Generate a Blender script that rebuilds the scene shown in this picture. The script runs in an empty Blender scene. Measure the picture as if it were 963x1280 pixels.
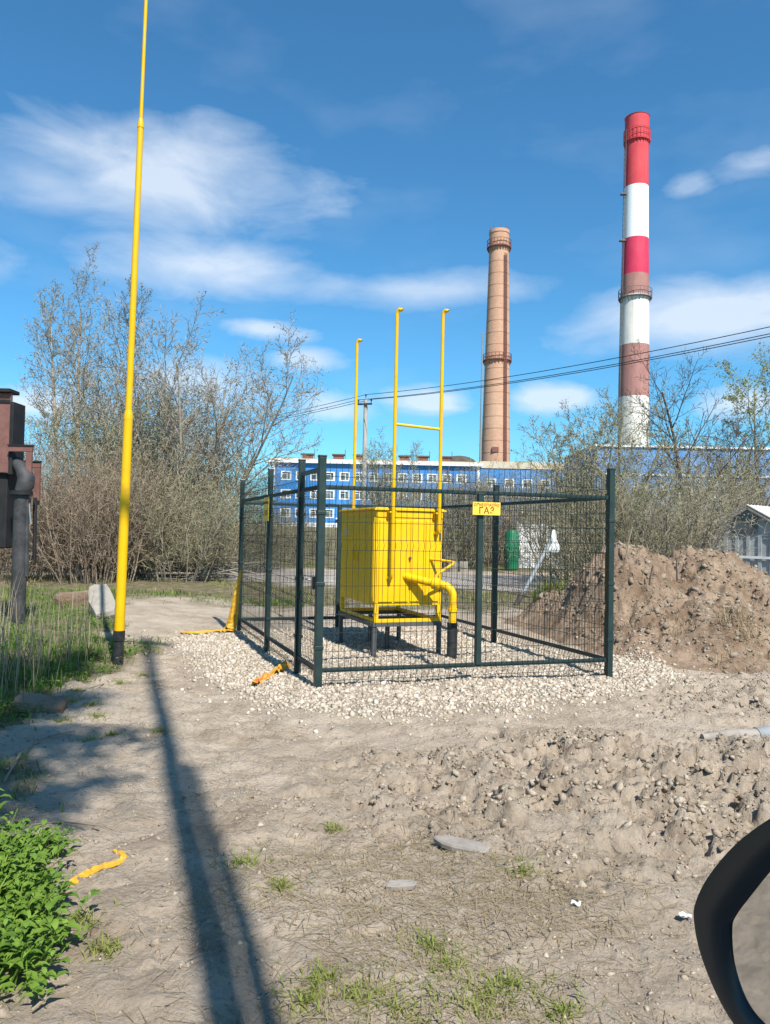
import bpy, bmesh, math, random
import numpy as np
from mathutils import Vector, Matrix

R = math.radians
scene = bpy.context.scene
COL = scene.collection

# ------------------------------------------------------------------ camera
CAM_H = 1.55
F = 960.0            # focal length in photo pixels (photo 963 x 1280)
PITCH, ROLL = R(1.49), R(1.17)
cam_d = bpy.data.cameras.new("camera")
cam = bpy.data.objects.new("camera", cam_d)
COL.objects.link(cam)
CM = Matrix.Translation((0, 0, CAM_H)) @ Matrix.Rotation(R(90) + PITCH, 4, 'X') @ Matrix.Rotation(ROLL, 4, 'Z')
cam.matrix_world = CM
cam_d.sensor_fit = 'HORIZONTAL'
cam_d.sensor_width = 36.0
cam_d.lens = 36.0 * F / 963.0
cam_d.clip_start = 0.02
cam_d.clip_end = 3000
scene.camera = cam

# ------------------------------------------------------------------ sky, sun, exposure
SUN_EL, SUN_AZ = 49.0, 23.5       # sun behind the viewer, a little to the right
world = bpy.data.worlds.new("World")
scene.world = world
world.use_nodes = True
WN, WL = world.node_tree.nodes, world.node_tree.links
WN.clear()

sun_d = bpy.data.lights.new("sun", 'SUN')
sun_d.energy = 4.6
sun_d.angle = R(0.53)
sun_d.color = (1.0, 0.95, 0.87)
sun = bpy.data.objects.new("sun", sun_d)
COL.objects.link(sun)
# direction light travels
LD = Vector((-math.sin(R(SUN_AZ)) * math.cos(R(SUN_EL)), math.cos(R(SUN_AZ)) * math.cos(R(SUN_EL)), -math.sin(R(SUN_EL))))
sun.rotation_euler = LD.to_track_quat('-Z', 'Y').to_euler()

scene.view_settings.view_transform = 'Standard'
scene.view_settings.look = 'None'
scene.view_settings.exposure = 0.78
scene.view_settings.gamma = 1.0


def wn(t, **kw):
    n = WN.new(t)
    for k, v in kw.items():
        setattr(n, k, v)
    return n


def wmath(op, a, b=None, c=None, clamp=False):
    n = WN.new('ShaderNodeMath')
    n.operation = op
    n.use_clamp = clamp
    for i, s in enumerate((a, b, c)):
        if s is None:
            continue
        if isinstance(s, (int, float)):
            n.inputs[i].default_value = s
        else:
            WL.new(s, n.inputs[i])
    return n.outputs[0]


def build_world():
    out = wn('ShaderNodeOutputWorld')
    bg = wn('ShaderNodeBackground')
    bg.inputs['Strength'].default_value = 0.1
    sky = wn('ShaderNodeTexSky', sky_type='NISHITA')
    sky.sun_disc = False
    sky.sun_elevation = R(SUN_EL)
    sky.sun_rotation = R(180 - SUN_AZ)
    sky.altitude = 50
    sky.air_density = 1.0
    sky.dust_density = 0.35
    sky.ozone_density = 1.8
    tc = wn('ShaderNodeTexCoord')
    sep = wn('ShaderNodeSeparateXYZ')
    WL.new(tc.outputs['Generated'], sep.inputs[0])
    x, y, z = sep.outputs
    az = wmath('ARCTAN2', x, y)
    el = wmath('ARCSINE', z)
    # noise in angular coordinates stretched sideways
    cmb = wn('ShaderNodeCombineXYZ')
    WL.new(wmath('MULTIPLY', az, 7.0), cmb.inputs[0])
    WL.new(wmath('MULTIPLY', el, 17.0), cmb.inputs[1])
    n1 = wn('ShaderNodeTexNoise')
    n1.inputs['Scale'].default_value = 1.0
    n1.inputs['Detail'].default_value = 7
    n1.inputs['Roughness'].default_value = 0.56
    n1.inputs['Distortion'].default_value = 0.35
    WL.new(cmb.outputs[0], n1.inputs['Vector'])
    nz = wmath('SUBTRACT', n1.outputs[0], 0.5)
    # clouds seen in the photograph: azimuth, elevation, half widths (deg), softness gain, opacity
    def dirpx(px, py):
        d = CM.to_3x3() @ Vector(((px - 481.5) / F, (640 - py) / F, -1))
        d.normalize()
        return math.atan2(d.x, d.y), math.asin(d.z)
    CL = [  # px, py, half width px, half height px, opacity, gain
        (215, 220, 215, 70, 0.72, 1.4), (250, 335, 165, 44, 0.72, 1.4), (60, 225, 120, 40, 0.5, 1.2),
        (520, 362, 190, 26, 0.55, 1.5), (330, 412, 66, 18, 0.68, 1.7), (385, 452, 52, 18, 0.62, 1.7),
        (240, 480, 120, 34, 0.6, 1.4), (420, 510, 60, 25, 0.62, 1.6), (540, 500, 70, 24, 0.72, 1.6),
        (690, 500, 60, 20, 0.72, 1.7), (880, 400, 180, 58, 0.74, 1.5), (930, 500, 60, 24, 0.7, 1.6),
        (862, 233, 30, 15, 0.36, 1.4), (945, 207, 46, 17, 0.42, 1.4), (40, 505, 90, 26, 0.75, 1.6),
        (1120, 330, 130, 60, 0.7, 1.3), (1230, 180, 90, 30, 0.6, 1.4), (-150, 300, 140, 50, 0.65, 1.3),
        (-260, 120, 120, 40, 0.6, 1.3),
    ]
    tot = None
    for (px, py, hw, hh, op, gain) in CL:
        nf = 1.6 if hw > 100 else 2.8
        a0, e0 = dirpx(px, py)
        dx = wmath('DIVIDE', wmath('SUBTRACT', az, a0), hw / F)
        dy = wmath('DIVIDE', wmath('SUBTRACT', el, e0), hh / F)
        # flatter undersides: stretch the lower half
        r2 = wmath('ADD', wmath('MULTIPLY', dx, dx), wmath('MULTIPLY', dy, dy))
        m = wmath('SUBTRACT', 1.0, wmath('SQRT', r2))
        m = wmath('ADD', wmath('MULTIPLY', m, gain * 0.75), wmath('MULTIPLY', nz, nf))
        m = wmath('MULTIPLY', m, 1.15, clamp=True)
        m = wmath('MULTIPLY', m, op)
        tot = m if tot is None else wmath('MAXIMUM', tot, m)
    # the same kind of broken cloud all round the rest of the sky
    cmb2 = wn('ShaderNodeCombineXYZ')
    zz = wmath('ADD', wmath('MAXIMUM', z, 0.0), 0.22)
    WL.new(wmath('DIVIDE', x, zz), cmb2.inputs[0])
    WL.new(wmath('DIVIDE', y, zz), cmb2.inputs[1])
    n2 = wn('ShaderNodeTexNoise')
    n2.inputs['Scale'].default_value = 1.3
    n2.inputs['Detail'].default_value = 7
    n2.inputs['Roughness'].default_value = 0.55
    WL.new(cmb2.outputs[0], n2.inputs['Vector'])
    g = wmath('MULTIPLY', wmath('SUBTRACT', n2.outputs[0], 0.56), 5.0, clamp=True)
    g = wmath('MULTIPLY', g, 0.7)
    aside = wmath('MULTIPLY', wmath('SUBTRACT', wmath('ABSOLUTE', az), 0.85), 3.0, clamp=True)
    g = wmath('MULTIPLY', g, aside)
    tot = wmath('MAXIMUM', tot, g)
    # wisps
    n3 = wn('ShaderNodeTexNoise')
    n3.inputs['Scale'].default_value = 0.55
    n3.inputs['Detail'].default_value = 5
    WL.new(cmb.outputs[0], n3.inputs['Vector'])
    wis = wmath('MULTIPLY', wmath('SUBTRACT', n3.outputs[0], 0.5), 0.55, clamp=True)
    tot = wmath('MAXIMUM', tot, wis)
    # cloud colour: whiter where thick
    cr = wn('ShaderNodeMix', data_type='RGBA')
    cr.inputs[6].default_value = (4.3, 5.0, 5.9, 1)
    cr.inputs[7].default_value = (5.6, 6.0, 6.5, 1)
    WL.new(tot, cr.inputs[0])
    mix = wn('ShaderNodeMix', data_type='RGBA')
    WL.new(tot, mix.inputs[0])
    tint = wn('ShaderNodeMix', data_type='RGBA', blend_type='MULTIPLY')
    tint.inputs[0].default_value = 1.0
    tint.inputs[7].default_value = (0.365, 0.80, 0.99, 1)
    WL.new(sky.outputs[0], tint.inputs[6])
    WL.new(tint.outputs[2], mix.inputs[6])
    WL.new(cr.outputs[2], mix.inputs[7])
    WL.new(mix.outputs[2], bg.inputs['Color'])
    WL.new(bg.outputs[0], out.inputs[0])


build_world()

# ------------------------------------------------------------------ helpers
def ray(px, py):
    return CM.to_3x3() @ Vector(((px - 481.5) / F, (640 - py) / F, -1))


def at(px, py, Y):
    """point on the pixel's ray at forward distance Y"""
    d = ray(px, py)
    return Vector((0, 0, CAM_H)) + d * (Y / d.y)


def gp(px, py, z=0.0):
    """point where the pixel's ray meets height z"""
    d = ray(px, py)
    return Vector((0, 0, CAM_H)) + d * ((z - CAM_H) / d.z)


def hash2(ix, iy, seed):
    h = (ix.astype(np.int64) * 374761393 + iy.astype(np.int64) * 668265263 + seed * 1442695041) & 0xFFFFFFFF
    h = ((h ^ (h >> 13)) * 1274126177) & 0xFFFFFFFF
    h = (h ^ (h >> 16)) & 0xFFFFFFFF
    return h.astype(np.float64) / 4294967295.0


def vnoise(x, y, seed=0):
    ix = np.floor(x); iy = np.floor(y)
    fx = x - ix; fy = y - iy
    ux = fx * fx * fx * (fx * (fx * 6 - 15) + 10)
    uy = fy * fy * fy * (fy * (fy * 6 - 15) + 10)

    def g(ax, ay, dx, dy):
        a = hash2(ax, ay, seed) * 2 * np.pi
        return np.cos(a) * dx + np.sin(a) * dy
    a = g(ix, iy, fx, fy); b = g(ix + 1, iy, fx - 1, fy)
    c = g(ix, iy + 1, fx, fy - 1); d = g(ix + 1, iy + 1, fx - 1, fy - 1)
    return (a * (1 - ux) + b * ux) * (1 - uy) + (c * (1 - ux) + d * ux) * uy


def fbm(x, y, octv=4, seed=0, gain=0.5):
    s = 0; a = 1.0; f = 1.0
    for o in range(octv):
        s = s + a * vnoise(x * f + o * 17.3, y * f - o * 9.1, seed + o)
        a *= gain; f *= 2.03
    return s


def ridged(x, y, octv=4, seed=0):
    s = 0; a = 1.0; f = 1.0
    for o in range(octv):
        s = s + a * (0.5 - np.abs(vnoise(x * f + o * 7.7, y * f + o * 3.9, seed + o)) * 1.6)
        a *= 0.5; f *= 2.1
    return s


def sstep(a, b, v):
    t = np.clip((v - a) / (b - a), 0, 1)
    return t * t * (3 - 2 * t)


def blob(x, y, cx, cy, rx, ry, rot=0.0):
    c, s = math.cos(rot), math.sin(rot)
    u = ((x - cx) * c + (y - cy) * s) / rx
    v = (-(x - cx) * s + (y - cy) * c) / ry
    return np.sqrt(u * u + v * v)


# fence layout (ground plan)
FL = np.array([-0.60, 7.26])
UF = np.array([math.sin(R(72.2)), math.cos(R(72.2))])      # along the front, to the right
UL = np.array([math.sin(R(-20.3)), math.cos(R(-20.3))])    # along the sides, away
WF, LSIDE = 3.17, 4.37
FR = FL + UF * WF
BL = FL + UL * LSIDE
BR = FR + UL * LSIDE

PAD = np.array([gp(213, 806).xy, gp(266, 848).xy, gp(352, 893).xy, gp(470, 900).xy, gp(610, 893).xy, gp(740, 880).xy,
                gp(856, 855).xy, gp(800, 826).xy, tuple(FR + UF * 0.35 + UL * 1.2), tuple(BR + UF * 0.35), tuple(BL + UL * 0.1 - UF * 0.05),
                tuple(BL - UF * 0.45 - UL * 0.35)])


def poly_sdf(x, y, P):
    """signed distance, negative inside"""
    d = np.full(x.shape, 1e9); inside = np.zeros(x.shape, bool)
    n = len(P)
    for i in range(n):
        ax, ay = P[i]; bx, by = P[(i + 1) % n]
        ex, ey = bx - ax, by - ay
        wx, wy = x - ax, y - ay
        t = np.clip((wx * ex + wy * ey) / (ex * ex + ey * ey), 0, 1)
        d = np.minimum(d, (wx - ex * t) ** 2 + (wy - ey * t) ** 2)
        cond = ((ay > y) != (by > y)) & (x < (bx - ax) * (y - ay) / (by - ay + 1e-12) + ax)
        inside ^= cond
    d = np.sqrt(d)
    return np.where(inside, -d, d)


def pad_mask(x, y):
    d = poly_sdf(x, y, PAD)
    d = d + 0.22 * fbm(x * 1.6, y * 1.6, 3, 5)
    return sstep(0.22, -0.12, d)


def rough_mask(x, y):
    m = sstep(1.15, 0.45, blob(x, y, 2.0, 4.75, 2.7, 1.45, 0.1) + 0.35 * fbm(x * 1.1, y * 1.1, 2, 21))
    m2 = sstep(1.1, 0.4, blob(x, y, 3.1, 4.1, 1.3, 0.9) + 0.3 * fbm(x, y, 2, 25))
    m3 = 0.65 * sstep(1.1, 0.4, blob(x, y, 4.4, 7.3, 2.8, 1.7) + 0.3 * fbm(x, y, 2, 27))
    return np.clip(np.maximum(np.maximum(m, m2), m3), 0, 1)


def H(x, y):
    x = np.asarray(x, float); y = np.asarray(y, float)
    near = sstep(60, 14, y) * sstep(40, 12, np.abs(x))
    h = near * (0.05 * fbm(x * 0.45, y * 0.45, 2, 1) + 0.028 * fbm(x * 1.7, y * 1.7, 3, 2))
    fine = sstep(16, 9, y) * sstep(9, 5, np.abs(x))
    pm = pad_mask(x, y)
    h = h + fine * (1 - 0.8 * pm) * (0.014 * fbm(x * 3.5, y * 3.5, 3, 3) + 0.011 * ridged(x * 10 + .4 * fbm(x * 4, y * 4, 2, 14), y * 10, 3, 4) * (0.4 + 1.2 * sstep(-.2, .3, fbm(x * 1.1, y * 1.1, 2, 15))) + 0.009 * ridged(x * 24, y * 24, 2, 16) + 0.006 * fbm(x * 31, y * 31, 1, 6))
    rm = rough_mask(x, y) * (1 - pm)
    rr = ridged(x * 1.5 + 0.25 * fbm(x * 3, y * 3, 2, 33), y * 2.1, 4, 8)
    st1 = fbm(x * 2.3 + 0.3 * fbm(x * 6, y * 6, 2, 93), y * 3.1, 4, 91)
    st2 = fbm(x * 5.2, y * 6.4 + 0.2 * fbm(x * 9, y * 9, 2, 94), 3, 95)
    h = h + rm * (0.075 * sstep(-0.05, 0.03, st1) + 0.035 * sstep(-0.04, 0.03, st2) - 0.04)
    st3 = fbm(x * 3.3, y * 4.2, 3, 97)
    h = h + fine * (1 - pm) * (1 - rm) * 0.018 * sstep(-0.03, 0.05, st3)
    h = h + rm * (0.09 * rr - 0.02 + 0.05 * np.maximum(fbm(x * 5.5, y * 6.5, 3, 9), -0.12) + 0.022 * ridged(x * 15, y * 15, 3, 10))
    # spoil spilling from the mound
    h = h + 0.055 * pm
    # left verge a little higher
    h = h + 0.12 * sstep(-2.6, -4.5, x) * sstep(30, 15, y)
    # ground climbs gently towards the factory
    h = h + 2.1 * sstep(42, 118, y)
    return h


def Hs(x, y):
    return float(H(np.array([x]), np.array([y]))[0])


# ---- objects
def link(o):
    COL.objects.link(o)
    return o


def tag(o, label=None, cat=None, group=None, kind=None):
    if label: o["label"] = label
    if cat: o["category"] = cat
    if group: o["group"] = group
    if kind: o["kind"] = kind
    return o


def empty(name, loc=(0, 0, 0), rz=0.0, label=None, cat=None, group=None):
    o = bpy.data.objects.new(name, None)
    o.empty_display_size = 0.1
    o.location = loc
    o.rotation_euler = (0, 0, rz)
    link(o)
    return tag(o, label, cat, group)


def mesh_np(name, V, Fc, mats, parent=None, smooth=False, midx=None, k=None):
    """V (n,3) array, Fc (m,k) int array or list of faces"""
    me = bpy.data.meshes.new(name)
    V = np.asarray(V, np.float32)
    if isinstance(Fc, np.ndarray):
        m, k = Fc.shape
        me.vertices.add(len(V)); me.vertices.foreach_set('co', V.ravel())
        me.loops.add(m * k); me.loops.foreach_set('vertex_index', Fc.astype(np.int32).ravel())
        me.polygons.add(m)
        me.polygons.foreach_set('loop_start', np.arange(0, m * k, k, dtype=np.int32))
        me.polygons.foreach_set('loop_total', np.full(m, k, np.int32))
    else:
        me.from_pydata([tuple(v) for v in V], [], Fc)
    if midx is not None:
        me.polygons.foreach_set('material_index', np.asarray(midx, np.int32))
    if smooth:
        me.polygons.foreach_set('use_smooth', np.ones(len(me.polygons), bool))
    me.update(calc_edges=True)
    for mt in (mats if isinstance(mats, (list, tuple)) else [mats]):
        me.materials.append(mt)
    o = bpy.data.objects.new(name, me)
    link(o)
    if parent is not None:
        o.parent = parent
    return o


class MB:
    def __init__(self):
        self.v = []; self.f = []; self.m = []

    def add(self, vs, fs, mi=0):
        b = len(self.v)
        self.v.extend([tuple(p) for p in vs])
        self.f.extend([tuple(i + b for i in q) for q in fs])
        self.m.extend([mi] * len(fs))

    def box(self, c, s, M=None, mi=0, bev=0.0):
        """box centre c, full sizes s; optional bevel by chamfer of the vertical prism"""
        c = Vector(c); hx, hy, hz = s[0] / 2, s[1] / 2, s[2] / 2
        if bev <= 0:
            vs = [Vector((sx * hx, sy * hy, sz * hz)) for sz in (-1, 1) for sy in (-1, 1) for sx in (-1, 1)]
            fs = [(0, 2, 3, 1), (4, 5, 7, 6), (0, 1, 5, 4), (2, 6, 7, 3), (0, 4, 6, 2), (1, 3, 7, 5)]
        else:
            b = min(bev, hx * .9, hy * .9, hz * .9)
            bm = bmesh.new()
            bmesh.ops.create_cube(bm, size=1)
            for v in bm.verts:
                v.co = Vector((v.co.x * 2 * hx, v.co.y * 2 * hy, v.co.z * 2 * hz))
            bmesh.ops.bevel(bm, geom=list(bm.edges), offset=b, segments=2, affect='EDGES', profile=0.5)
            bm.verts.index_update()
            vs = [v.co.copy() for v in bm.verts]
            fs = [tuple(v.index for v in f.verts) for f in bm.faces]
            bm.free()
        if M is not None:
            vs = [M @ p for p in vs]
        self.add([p + c for p in vs], fs, mi)
        return self

    def beam(self, a, b, w, h, up=(0, 0, 1), mi=0, bev=0.0):
        a, b = Vector(a), Vector(b)
        d = (b - a); L = d.length; d = d / L
        up = Vector(up)
        if abs(d.dot(up)) > 0.99:
            up = Vector((0, 1, 0))
        s = d.cross(up).normalized(); u = s.cross(d)
        M = Matrix((s, d, u)).transposed()
        return self.box((a + b) / 2, (w, L, h), M, mi, bev)

    def tube(self, pts, rad, n=8, mi=0, cap=True):
        pts = [Vector(p) for p in pts]
        if not isinstance(rad, (list, tuple)):
            rad = [rad] * len(pts)
        t0 = (pts[1] - pts[0]).normalized()
        ref = Vector((0, 0, 1)) if abs(t0.z) < 0.9 else Vector((1, 0, 0))
        s = t0.cross(ref).normalized()
        vs, fs = [], []
        for i, p in enumerate(pts):
            if i == 0: t = pts[1] - pts[0]
            elif i == len(pts) - 1: t = pts[-1] - pts[-2]
            else: t = (pts[i + 1] - p).normalized() + (p - pts[i - 1]).normalized()
            t.normalize()
            s = (s - t * s.dot(t)).normalized()
            u = t.cross(s)
            for k in range(n):
                a = 2 * math.pi * k / n
                vs.append(p + (s * math.cos(a) + u * math.sin(a)) * rad[i])
        for i in range(len(pts) - 1):
            for k in range(n):
                a, b = i * n + k, i * n + (k + 1) % n
                fs.append((a, b, b + n, a + n))
        if cap:
            fs.append(tuple(range(n - 1, -1, -1)))
            fs.append(tuple((len(pts) - 1) * n + k for k in range(n)))
        self.add(vs, fs, mi)
        return self

    def build(self, name, mats, parent=None, smooth=False, label=None):
        me = bpy.data.meshes.new(name)
        me.from_pydata(self.v, [], self.f)
        for mt in (mats if isinstance(mats, (list, tuple)) else [mats]):
            me.materials.append(mt)
        if max(self.m) > 0:
            me.polygons.foreach_set('material_index', np.array(self.m, np.int32))
        if smooth:
            me.polygons.foreach_set('use_smooth', np.ones(len(me.polygons), bool))
            try:
                me.set_sharp_from_angle(angle=R(38))
            except Exception:
                pass
        me.update()
        o = bpy.data.objects.new(name, me)
        link(o)
        if parent is not None:
            o.parent = parent
        if label:
            o["label"] = label
        return o


# ------------------------------------------------------------------ materials
class NT:
    def __init__(self, name):
        self.m = bpy.data.materials.new(name)
        self.m.use_nodes = True
        self.t = self.m.node_tree
        self.n, self.l = self.t.nodes, self.t.links
        self.b = self.n['Principled BSDF']
        self.b.inputs['Specular IOR Level'].default_value = 0.3

    def new(self, t, **kw):
        n = self.n.new(t)
        for k, v in kw.items():
            setattr(n, k, v)
        return n

    def put(self, sock, v):
        if isinstance(v, (int, float)):
            sock.default_value = v
        elif isinstance(v, tuple):
            sock.default_value = v if len(v) == len(sock.default_value) else (*v, 1)
        else:
            self.l.new(v, sock)

    def coord(self, kind='Object'):
        return self.new('ShaderNodeTexCoord').outputs[kind]

    def geo(self):
        return self.new('ShaderNodeNewGeometry').outputs['Position']

    def mapping(self, v, scale):
        m = self.new('ShaderNodeMapping')
        m.inputs['Scale'].default_value = scale
        self.l.new(v, m.inputs['Vector'])
        return m.outputs[0]

    def noise(self, v, scale, detail=4, rough=0.5, dist=0.0):
        n = self.new('ShaderNodeTexNoise')
        n.inputs['Scale'].default_value = scale
        n.inputs['Detail'].default_value = detail
        n.inputs['Roughness'].default_value = rough
        n.inputs['Distortion'].default_value = dist
        self.l.new(v, n.inputs['Vector'])
        return n.outputs[0]

    def vor(self, v, scale, feature='F1', out=0):
        n = self.new('ShaderNodeTexVoronoi', feature=feature)
        n.inputs['Scale'].default_value = scale
        self.l.new(v, n.inputs['Vector'])
        return n.outputs[out]

    def ramp(self, v, stops):
        r = self.new('ShaderNodeValToRGB')
        e = r.color_ramp.elements
        while len(e) < len(stops):
            e.new(0.5)
        for i, (p, c) in enumerate(stops):
            e[i].position = p
            e[i].color = (*c, 1) if isinstance(c, tuple) else (c, c, c, 1)
        self.l.new(v, r.inputs[0])
        return r.outputs[0]

    def mix(self, f, a, b, blend='MIX'):
        m = self.new('ShaderNodeMix', data_type='RGBA', blend_type=blend)
        self.put(m.inputs[0], f); self.put(m.inputs[6], a); self.put(m.inputs[7], b)
        return m.outputs[2]

    def math(self, op, a, b=0.0, clamp=False):
        m = self.new('ShaderNodeMath', operation=op, use_clamp=clamp)
        self.put(m.inputs[0], a); self.put(m.inputs[1], b)
        return m.outputs[0]

    def bump(self, h, strength=0.5, dist=0.02, normal=None):
        b = self.new('ShaderNodeBump')
        b.inputs['Strength'].default_value = strength
        b.inputs['Distance'].default_value = dist
        self.l.new(h, b.inputs['Height'])
        if normal is not None:
            self.l.new(normal, b.inputs['Normal'])
        return b.outputs[0]

    def fin(self, col, rough=0.8, normal=None, metal=0.0, spec=None):
        self.put(self.b.inputs['Base Color'], col)
        self.put(self.b.inputs['Roughness'], rough)
        self.put(self.b.inputs['Metallic'], metal)
        if spec is not None:
            self.b.inputs['Specular IOR Level'].default_value = spec
        if normal is not None:
            self.l.new(normal, self.b.inputs['Normal'])
        return self.m


def mat_paint(name, c1, c2, scale=6, rough=0.5, bump=0.0, dirt=None, dirt_amt=0.5, metal=0.0):
    t = NT(name)
    p = t.geo()
    n = t.noise(p, scale, 6, 0.6)
    col = t.mix(t.ramp(n, [(0.3, 0.0), (0.7, 1.0)]), c1, c2)
    if dirt:
        d = t.noise(p, scale * 3.1, 7, 0.65, 0.4)
        f = t.ramp(d, [(0.52, 0.0), (0.72, dirt_amt)])
        col = t.mix(f, col, dirt)
    rr = t.math('ADD', t.math('MULTIPLY', n, 0.25), rough - 0.1)
    nm = t.bump(t.noise(p, scale * 9, 4), bump, 0.004) if bump else None
    return t.fin(col, rr, nm, metal)


def mat_bark(name, c1, c2, scale=4):
    t = NT(name)
    p = t.mapping(t.geo(), (1, 1, 0.35))
    n = t.noise(p, scale, 5, 0.6)
    col = t.mix(t.ramp(n, [(0.35, 0.0), (0.65, 1.0)]), c1, c2)
    return t.fin(col, 0.9, None, 0, 0.15)


def mat_leaf(name, c1, c2):
    t = NT(name)
    n = t.noise(t.geo(), 3.0, 3, 0.6)
    oi = t.new('ShaderNodeNewGeometry').outputs['Random Per Island']
    f = t.math('ADD', t.math('MULTIPLY', n, 0.6), t.math('MULTIPLY', oi, 0.5), True)
    col = t.mix(f, c1, c2)
    t.b.inputs['Subsurface Weight'].default_value = 0.0
    t.fin(col, 0.6, None, 0, 0.25)
    tr = t.new('ShaderNodeBsdfTranslucent')
    t.l.new(col, tr.inputs['Color'])
    ms = t.new('ShaderNodeMixShader')
    ms.inputs[0].default_value = 0.3
    out = t.n['Material Output']
    t.l.new(t.b.outputs[0], ms.inputs[1]); t.l.new(tr.outputs[0], ms.inputs[2])
    t.l.new(ms.outputs[0], out.inputs[0])
    return t.m


def mat_ground():
    t = NT('dirt_ground')
    p = t.geo()
    att = t.new('ShaderNodeAttribute', attribute_name='zone')
    sp = t.new('ShaderNodeSeparateColor')
    t.l.new(att.outputs['Color'], sp.inputs[0])
    zg, zr, zp = sp.outputs      # grass soil, rough clods, gravel dust
    big = t.noise(p, 0.55, 5, 0.6)
    med = t.noise(p, 3.2, 7, 0.62, 0.3)
    fin = t.noise(p, 38, 10, 0.78)
    dry = t.mix(t.ramp(med, [(0.32, 0.0), (0.66, 1.0)]), (0.268, 0.21, 0.152), (0.462, 0.38, 0.294))
    dry = t.mix(t.ramp(big, [(0.42, 0.0), (0.62, 0.75)]), dry, (0.47, 0.40, 0.318))
    dry = t.mix(t.ramp(fin, [(0.33, 0.6), (0.46, 0.0)]), dry, (0.13, 0.10, 0.07))  # dark flecks: shade of small cavities painted into the soil colour
    dry = t.mix(t.ramp(fin, [(0.56, 0.0), (0.76, 0.6)]), dry, (0.47, 0.405, 0.33))
    # freshly dug clods are browner
    rough_c = t.mix(t.ramp(t.noise(p, 7, 7, 0.65), [(0.36, 0.0), (0.6, 1.0)]), (0.225, 0.174, 0.126), (0.435, 0.36, 0.278))
    col = t.mix(t.math('MULTIPLY', zr, 0.75), dry, rough_c)
    # soil under the grass
    gs = t.mix(t.ramp(t.noise(p, 5, 6, 0.65), [(0.38, 0.0), (0.62, 1.0)]), (0.085, 0.085, 0.04), (0.23, 0.185, 0.12))
    col = t.mix(t.ramp(zg, [(0.1, 0.0), (0.8, 1.0)]), col, gs)
    # stone dust
    gr = t.mix(t.ramp(t.vor(p, 28), [(0.1, 0.0), (0.6, 1.0)]), (0.43, 0.37, 0.295), (0.29, 0.24, 0.185))
    col = t.mix(zp, col, gr)
    hgt = t.math('ADD', t.math('MULTIPLY', t.noise(p, 70, 9, 0.75), 1.0), t.math('MULTIPLY', t.noise(p, 18, 8, 0.72), 1.1))
    hgt = t.math('ADD', hgt, t.math('MULTIPLY', t.vor(p, 34), 0.45))
    nm = t.bump(hgt, 0.9, 0.022)
    return t.fin(col, 0.95, nm, 0, 0.1)


def mat_mound():
    t = NT('spoil_earth')
    p = t.geo()
    a = t.noise(p, 2.2, 7, 0.65, 0.3)
    col = t.mix(t.ramp(a, [(0.34, 0.0), (0.64, 1.0)]), (0.17, 0.115, 0.076), (0.315, 0.232, 0.165))
    f = t.noise(p, 19, 8, 0.7)
    col = t.mix(t.ramp(f, [(0.30, 0.6), (0.5, 0.0)]), col, (0.09, 0.064, 0.042))
    col = t.mix(t.ramp(f, [(0.6, 0.0), (0.78, 0.5)]), col, (0.40, 0.33, 0.26))
    nm = t.bump(t.math('ADD', t.noise(p, 30, 8, 0.72), t.noise(p, 8, 6, 0.65)), 0.8, 0.04)
    return t.fin(col, 0.96, nm, 0, 0.1)


M = {}
M['ground'] = mat_ground()
M['mound'] = mat_mound()
M['fence'] = mat_paint('green_black_paint', (0.012, 0.026, 0.026), (0.022, 0.04, 0.038), 8, 0.42)
M['wire'] = mat_paint('wire_paint', (0.010, 0.022, 0.020), (0.018, 0.03, 0.027), 8, 0.5)
M['yellow'] = mat_paint('yellow_enamel', (0.68, 0.40, 0.0), (0.74, 0.45, 0.003), 3, 0.45, 0.08, (0.40, 0.25, 0.05), 0.4)
M['pole_y'] = mat_paint('yellow_pole_paint', (0.64, 0.365, 0.0), (0.70, 0.41, 0.003), 3, 0.42, 0.05, (0.42, 0.26, 0.03), 0.4)
M['bitumen'] = mat_paint('black_wrap', (0.012, 0.012, 0.013), (0.035, 0.036, 0.038), 12, 0.5, 0.3, (0.1, 0.09, 0.08), 0.4)
M['stand'] = mat_paint('grey_steel', (0.05, 0.055, 0.06), (0.085, 0.09, 0.095), 9, 0.5, 0.05, (0.14, 0.11, 0.08), 0.3)
M['sign_y'] = mat_paint('sign_yellow', (0.70, 0.48, 0.05), (0.76, 0.54, 0.09), 5, 0.5)
M['sign_red'] = mat_paint('sign_red', (0.26, 0.03, 0.01), (0.32, 0.045, 0.012), 5, 0.5)
M['tape'] = mat_paint('yellow_tape', (0.46, 0.24, 0.015), (0.58, 0.33, 0.03), 9, 0.55, 0.15, (0.35, 0.2, 0.06), 0.5)
M['tape_red'] = mat_paint('red_tape', (0.5, 0.09, 0.03), (0.62, 0.2, 0.05), 14, 0.55)
M['concrete'] = mat_paint('concrete', (0.22, 0.20, 0.17), (0.31, 0.285, 0.245), 7, 0.9, 0.5, (0.22, 0.19, 0.15), 0.6)
M['white_paint'] = mat_paint('white_wall', (0.66, 0.67, 0.67), (0.78, 0.79, 0.79), 1.2, 0.8, 0.1, (0.42, 0.40, 0.36), 0.5)
M['slate'] = mat_paint('slab_grey', (0.21, 0.185, 0.16), (0.31, 0.28, 0.245), 9, 0.85, 0.4, (0.16, 0.13, 0.1), 0.5)
M['brown_steel'] = mat_paint('brown_steel', (0.14, 0.062, 0.052), (0.20, 0.095, 0.08), 5, 0.6, 0.1, (0.08, 0.04, 0.03), 0.5)
M['black'] = mat_paint('black_soot', (0.008, 0.008, 0.009), (0.02, 0.02, 0.022), 6, 0.7, 0.1)
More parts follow.
